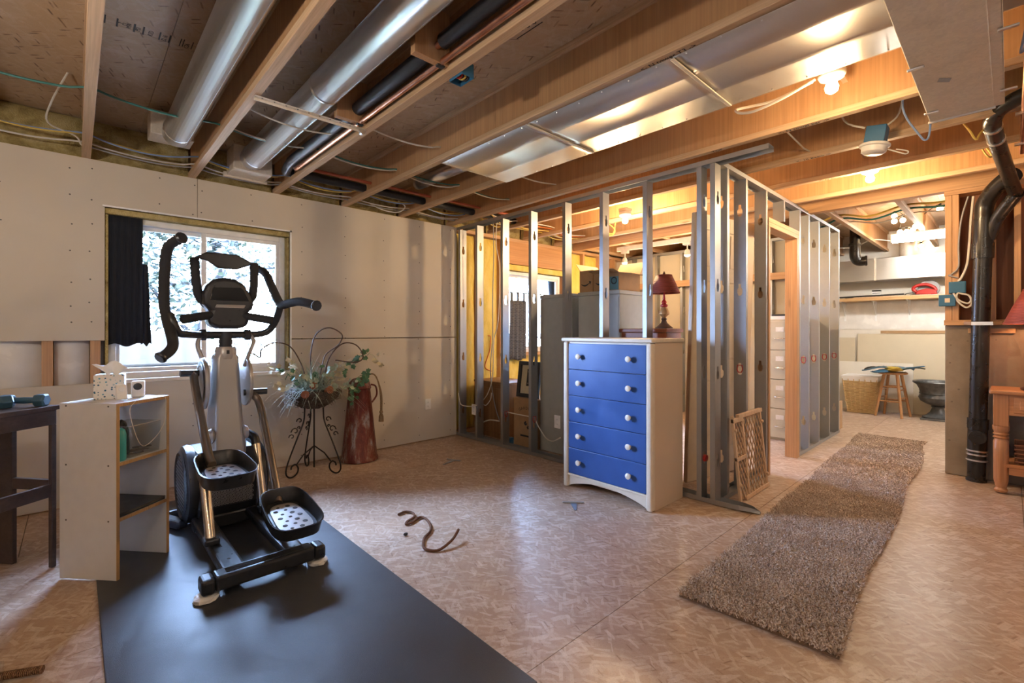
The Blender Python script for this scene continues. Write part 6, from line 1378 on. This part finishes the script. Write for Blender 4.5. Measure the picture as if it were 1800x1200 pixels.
m = MB(); m.add([(5.03, -.42, .2265), (5.26, -.42, .2265), (5.26, -.045, .2265), (5.03, -.045, .2265), (5.02, -.435, .365), (5.27, -.435, .365), (5.27, -.03, .365), (5.02, -.03, .365)], [(0, 1, 2, 3), (0, 1, 5, 4), (1, 2, 6, 5), (2, 3, 7, 6), (3, 0, 4, 7)]); m.build('basket_body', 'wicker_dark', bk, solid=.008)
for z in (.245, .275, .305, .335, .365): MB().tube([(5.016, -.437, z), (5.274, -.437, z), (5.274, -.026, z), (5.016, -.026, z)], .008, 6, closed=True).build('weave_row', 'wicker_dark', bk)
for k in range(5):
    y = -.10 - k * .055; tag(MB().bar((5.14, y, .235), (5.14, y + .02, .41 + .012 * (k % 3)), .16, .006, (0, 1, 0)).build('magazine', ['plastic_white', 'petal_blue', 'cardboard', 'red_plastic', 'petal_dark'][k]), ['white', 'blue', 'brown', 'red', 'dark grey'][k] + ' magazine standing in the dark wicker basket of the console', 'magazine', 'magazines in the wicker basket')
# ================================================================== outside the windows
t = NT('grass'); nn = t.noise(t.co((6, 6, 6)), 3, 5); t.set(t.ramp(nn, [(.3, (.035, .05, .025)), (.7, (.06, .08, .045))]), .9)
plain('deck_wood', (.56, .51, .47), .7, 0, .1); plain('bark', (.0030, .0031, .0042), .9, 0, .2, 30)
gnd = MB().box((-25, 4.6, -.9), (30, 40, -.6)).build('lawn', 'grass'); tag(gnd, kind='structure')
dk = struct('deck', (1, 5.9, 0))
for k in range(18): MB().box((-3.5, 4.62 + k * .145, .18), (7.5, 4.62 + k * .145 + .138, .215)).build('deck_board', 'deck_wood', dk)
MB().box((-3.5, 4.62, -.6), (7.5, 7.2, .17)).build('deck_frame', 'deck_wood', dk)
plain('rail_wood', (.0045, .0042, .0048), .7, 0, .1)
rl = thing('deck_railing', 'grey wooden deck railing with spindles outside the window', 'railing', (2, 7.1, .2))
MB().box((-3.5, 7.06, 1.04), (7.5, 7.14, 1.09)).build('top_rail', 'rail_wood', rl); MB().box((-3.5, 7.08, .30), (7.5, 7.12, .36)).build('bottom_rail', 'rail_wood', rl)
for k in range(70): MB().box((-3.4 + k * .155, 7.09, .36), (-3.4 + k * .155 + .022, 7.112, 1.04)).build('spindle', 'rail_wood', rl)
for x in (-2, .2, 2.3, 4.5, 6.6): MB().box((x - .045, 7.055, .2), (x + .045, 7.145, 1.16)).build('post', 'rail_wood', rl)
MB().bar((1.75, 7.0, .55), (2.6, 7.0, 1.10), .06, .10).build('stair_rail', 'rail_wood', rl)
chs = thing('deck_chair', 'blue and white striped cushion chair on the deck outside the window', 'chair', (.62, 5.6, .2155))
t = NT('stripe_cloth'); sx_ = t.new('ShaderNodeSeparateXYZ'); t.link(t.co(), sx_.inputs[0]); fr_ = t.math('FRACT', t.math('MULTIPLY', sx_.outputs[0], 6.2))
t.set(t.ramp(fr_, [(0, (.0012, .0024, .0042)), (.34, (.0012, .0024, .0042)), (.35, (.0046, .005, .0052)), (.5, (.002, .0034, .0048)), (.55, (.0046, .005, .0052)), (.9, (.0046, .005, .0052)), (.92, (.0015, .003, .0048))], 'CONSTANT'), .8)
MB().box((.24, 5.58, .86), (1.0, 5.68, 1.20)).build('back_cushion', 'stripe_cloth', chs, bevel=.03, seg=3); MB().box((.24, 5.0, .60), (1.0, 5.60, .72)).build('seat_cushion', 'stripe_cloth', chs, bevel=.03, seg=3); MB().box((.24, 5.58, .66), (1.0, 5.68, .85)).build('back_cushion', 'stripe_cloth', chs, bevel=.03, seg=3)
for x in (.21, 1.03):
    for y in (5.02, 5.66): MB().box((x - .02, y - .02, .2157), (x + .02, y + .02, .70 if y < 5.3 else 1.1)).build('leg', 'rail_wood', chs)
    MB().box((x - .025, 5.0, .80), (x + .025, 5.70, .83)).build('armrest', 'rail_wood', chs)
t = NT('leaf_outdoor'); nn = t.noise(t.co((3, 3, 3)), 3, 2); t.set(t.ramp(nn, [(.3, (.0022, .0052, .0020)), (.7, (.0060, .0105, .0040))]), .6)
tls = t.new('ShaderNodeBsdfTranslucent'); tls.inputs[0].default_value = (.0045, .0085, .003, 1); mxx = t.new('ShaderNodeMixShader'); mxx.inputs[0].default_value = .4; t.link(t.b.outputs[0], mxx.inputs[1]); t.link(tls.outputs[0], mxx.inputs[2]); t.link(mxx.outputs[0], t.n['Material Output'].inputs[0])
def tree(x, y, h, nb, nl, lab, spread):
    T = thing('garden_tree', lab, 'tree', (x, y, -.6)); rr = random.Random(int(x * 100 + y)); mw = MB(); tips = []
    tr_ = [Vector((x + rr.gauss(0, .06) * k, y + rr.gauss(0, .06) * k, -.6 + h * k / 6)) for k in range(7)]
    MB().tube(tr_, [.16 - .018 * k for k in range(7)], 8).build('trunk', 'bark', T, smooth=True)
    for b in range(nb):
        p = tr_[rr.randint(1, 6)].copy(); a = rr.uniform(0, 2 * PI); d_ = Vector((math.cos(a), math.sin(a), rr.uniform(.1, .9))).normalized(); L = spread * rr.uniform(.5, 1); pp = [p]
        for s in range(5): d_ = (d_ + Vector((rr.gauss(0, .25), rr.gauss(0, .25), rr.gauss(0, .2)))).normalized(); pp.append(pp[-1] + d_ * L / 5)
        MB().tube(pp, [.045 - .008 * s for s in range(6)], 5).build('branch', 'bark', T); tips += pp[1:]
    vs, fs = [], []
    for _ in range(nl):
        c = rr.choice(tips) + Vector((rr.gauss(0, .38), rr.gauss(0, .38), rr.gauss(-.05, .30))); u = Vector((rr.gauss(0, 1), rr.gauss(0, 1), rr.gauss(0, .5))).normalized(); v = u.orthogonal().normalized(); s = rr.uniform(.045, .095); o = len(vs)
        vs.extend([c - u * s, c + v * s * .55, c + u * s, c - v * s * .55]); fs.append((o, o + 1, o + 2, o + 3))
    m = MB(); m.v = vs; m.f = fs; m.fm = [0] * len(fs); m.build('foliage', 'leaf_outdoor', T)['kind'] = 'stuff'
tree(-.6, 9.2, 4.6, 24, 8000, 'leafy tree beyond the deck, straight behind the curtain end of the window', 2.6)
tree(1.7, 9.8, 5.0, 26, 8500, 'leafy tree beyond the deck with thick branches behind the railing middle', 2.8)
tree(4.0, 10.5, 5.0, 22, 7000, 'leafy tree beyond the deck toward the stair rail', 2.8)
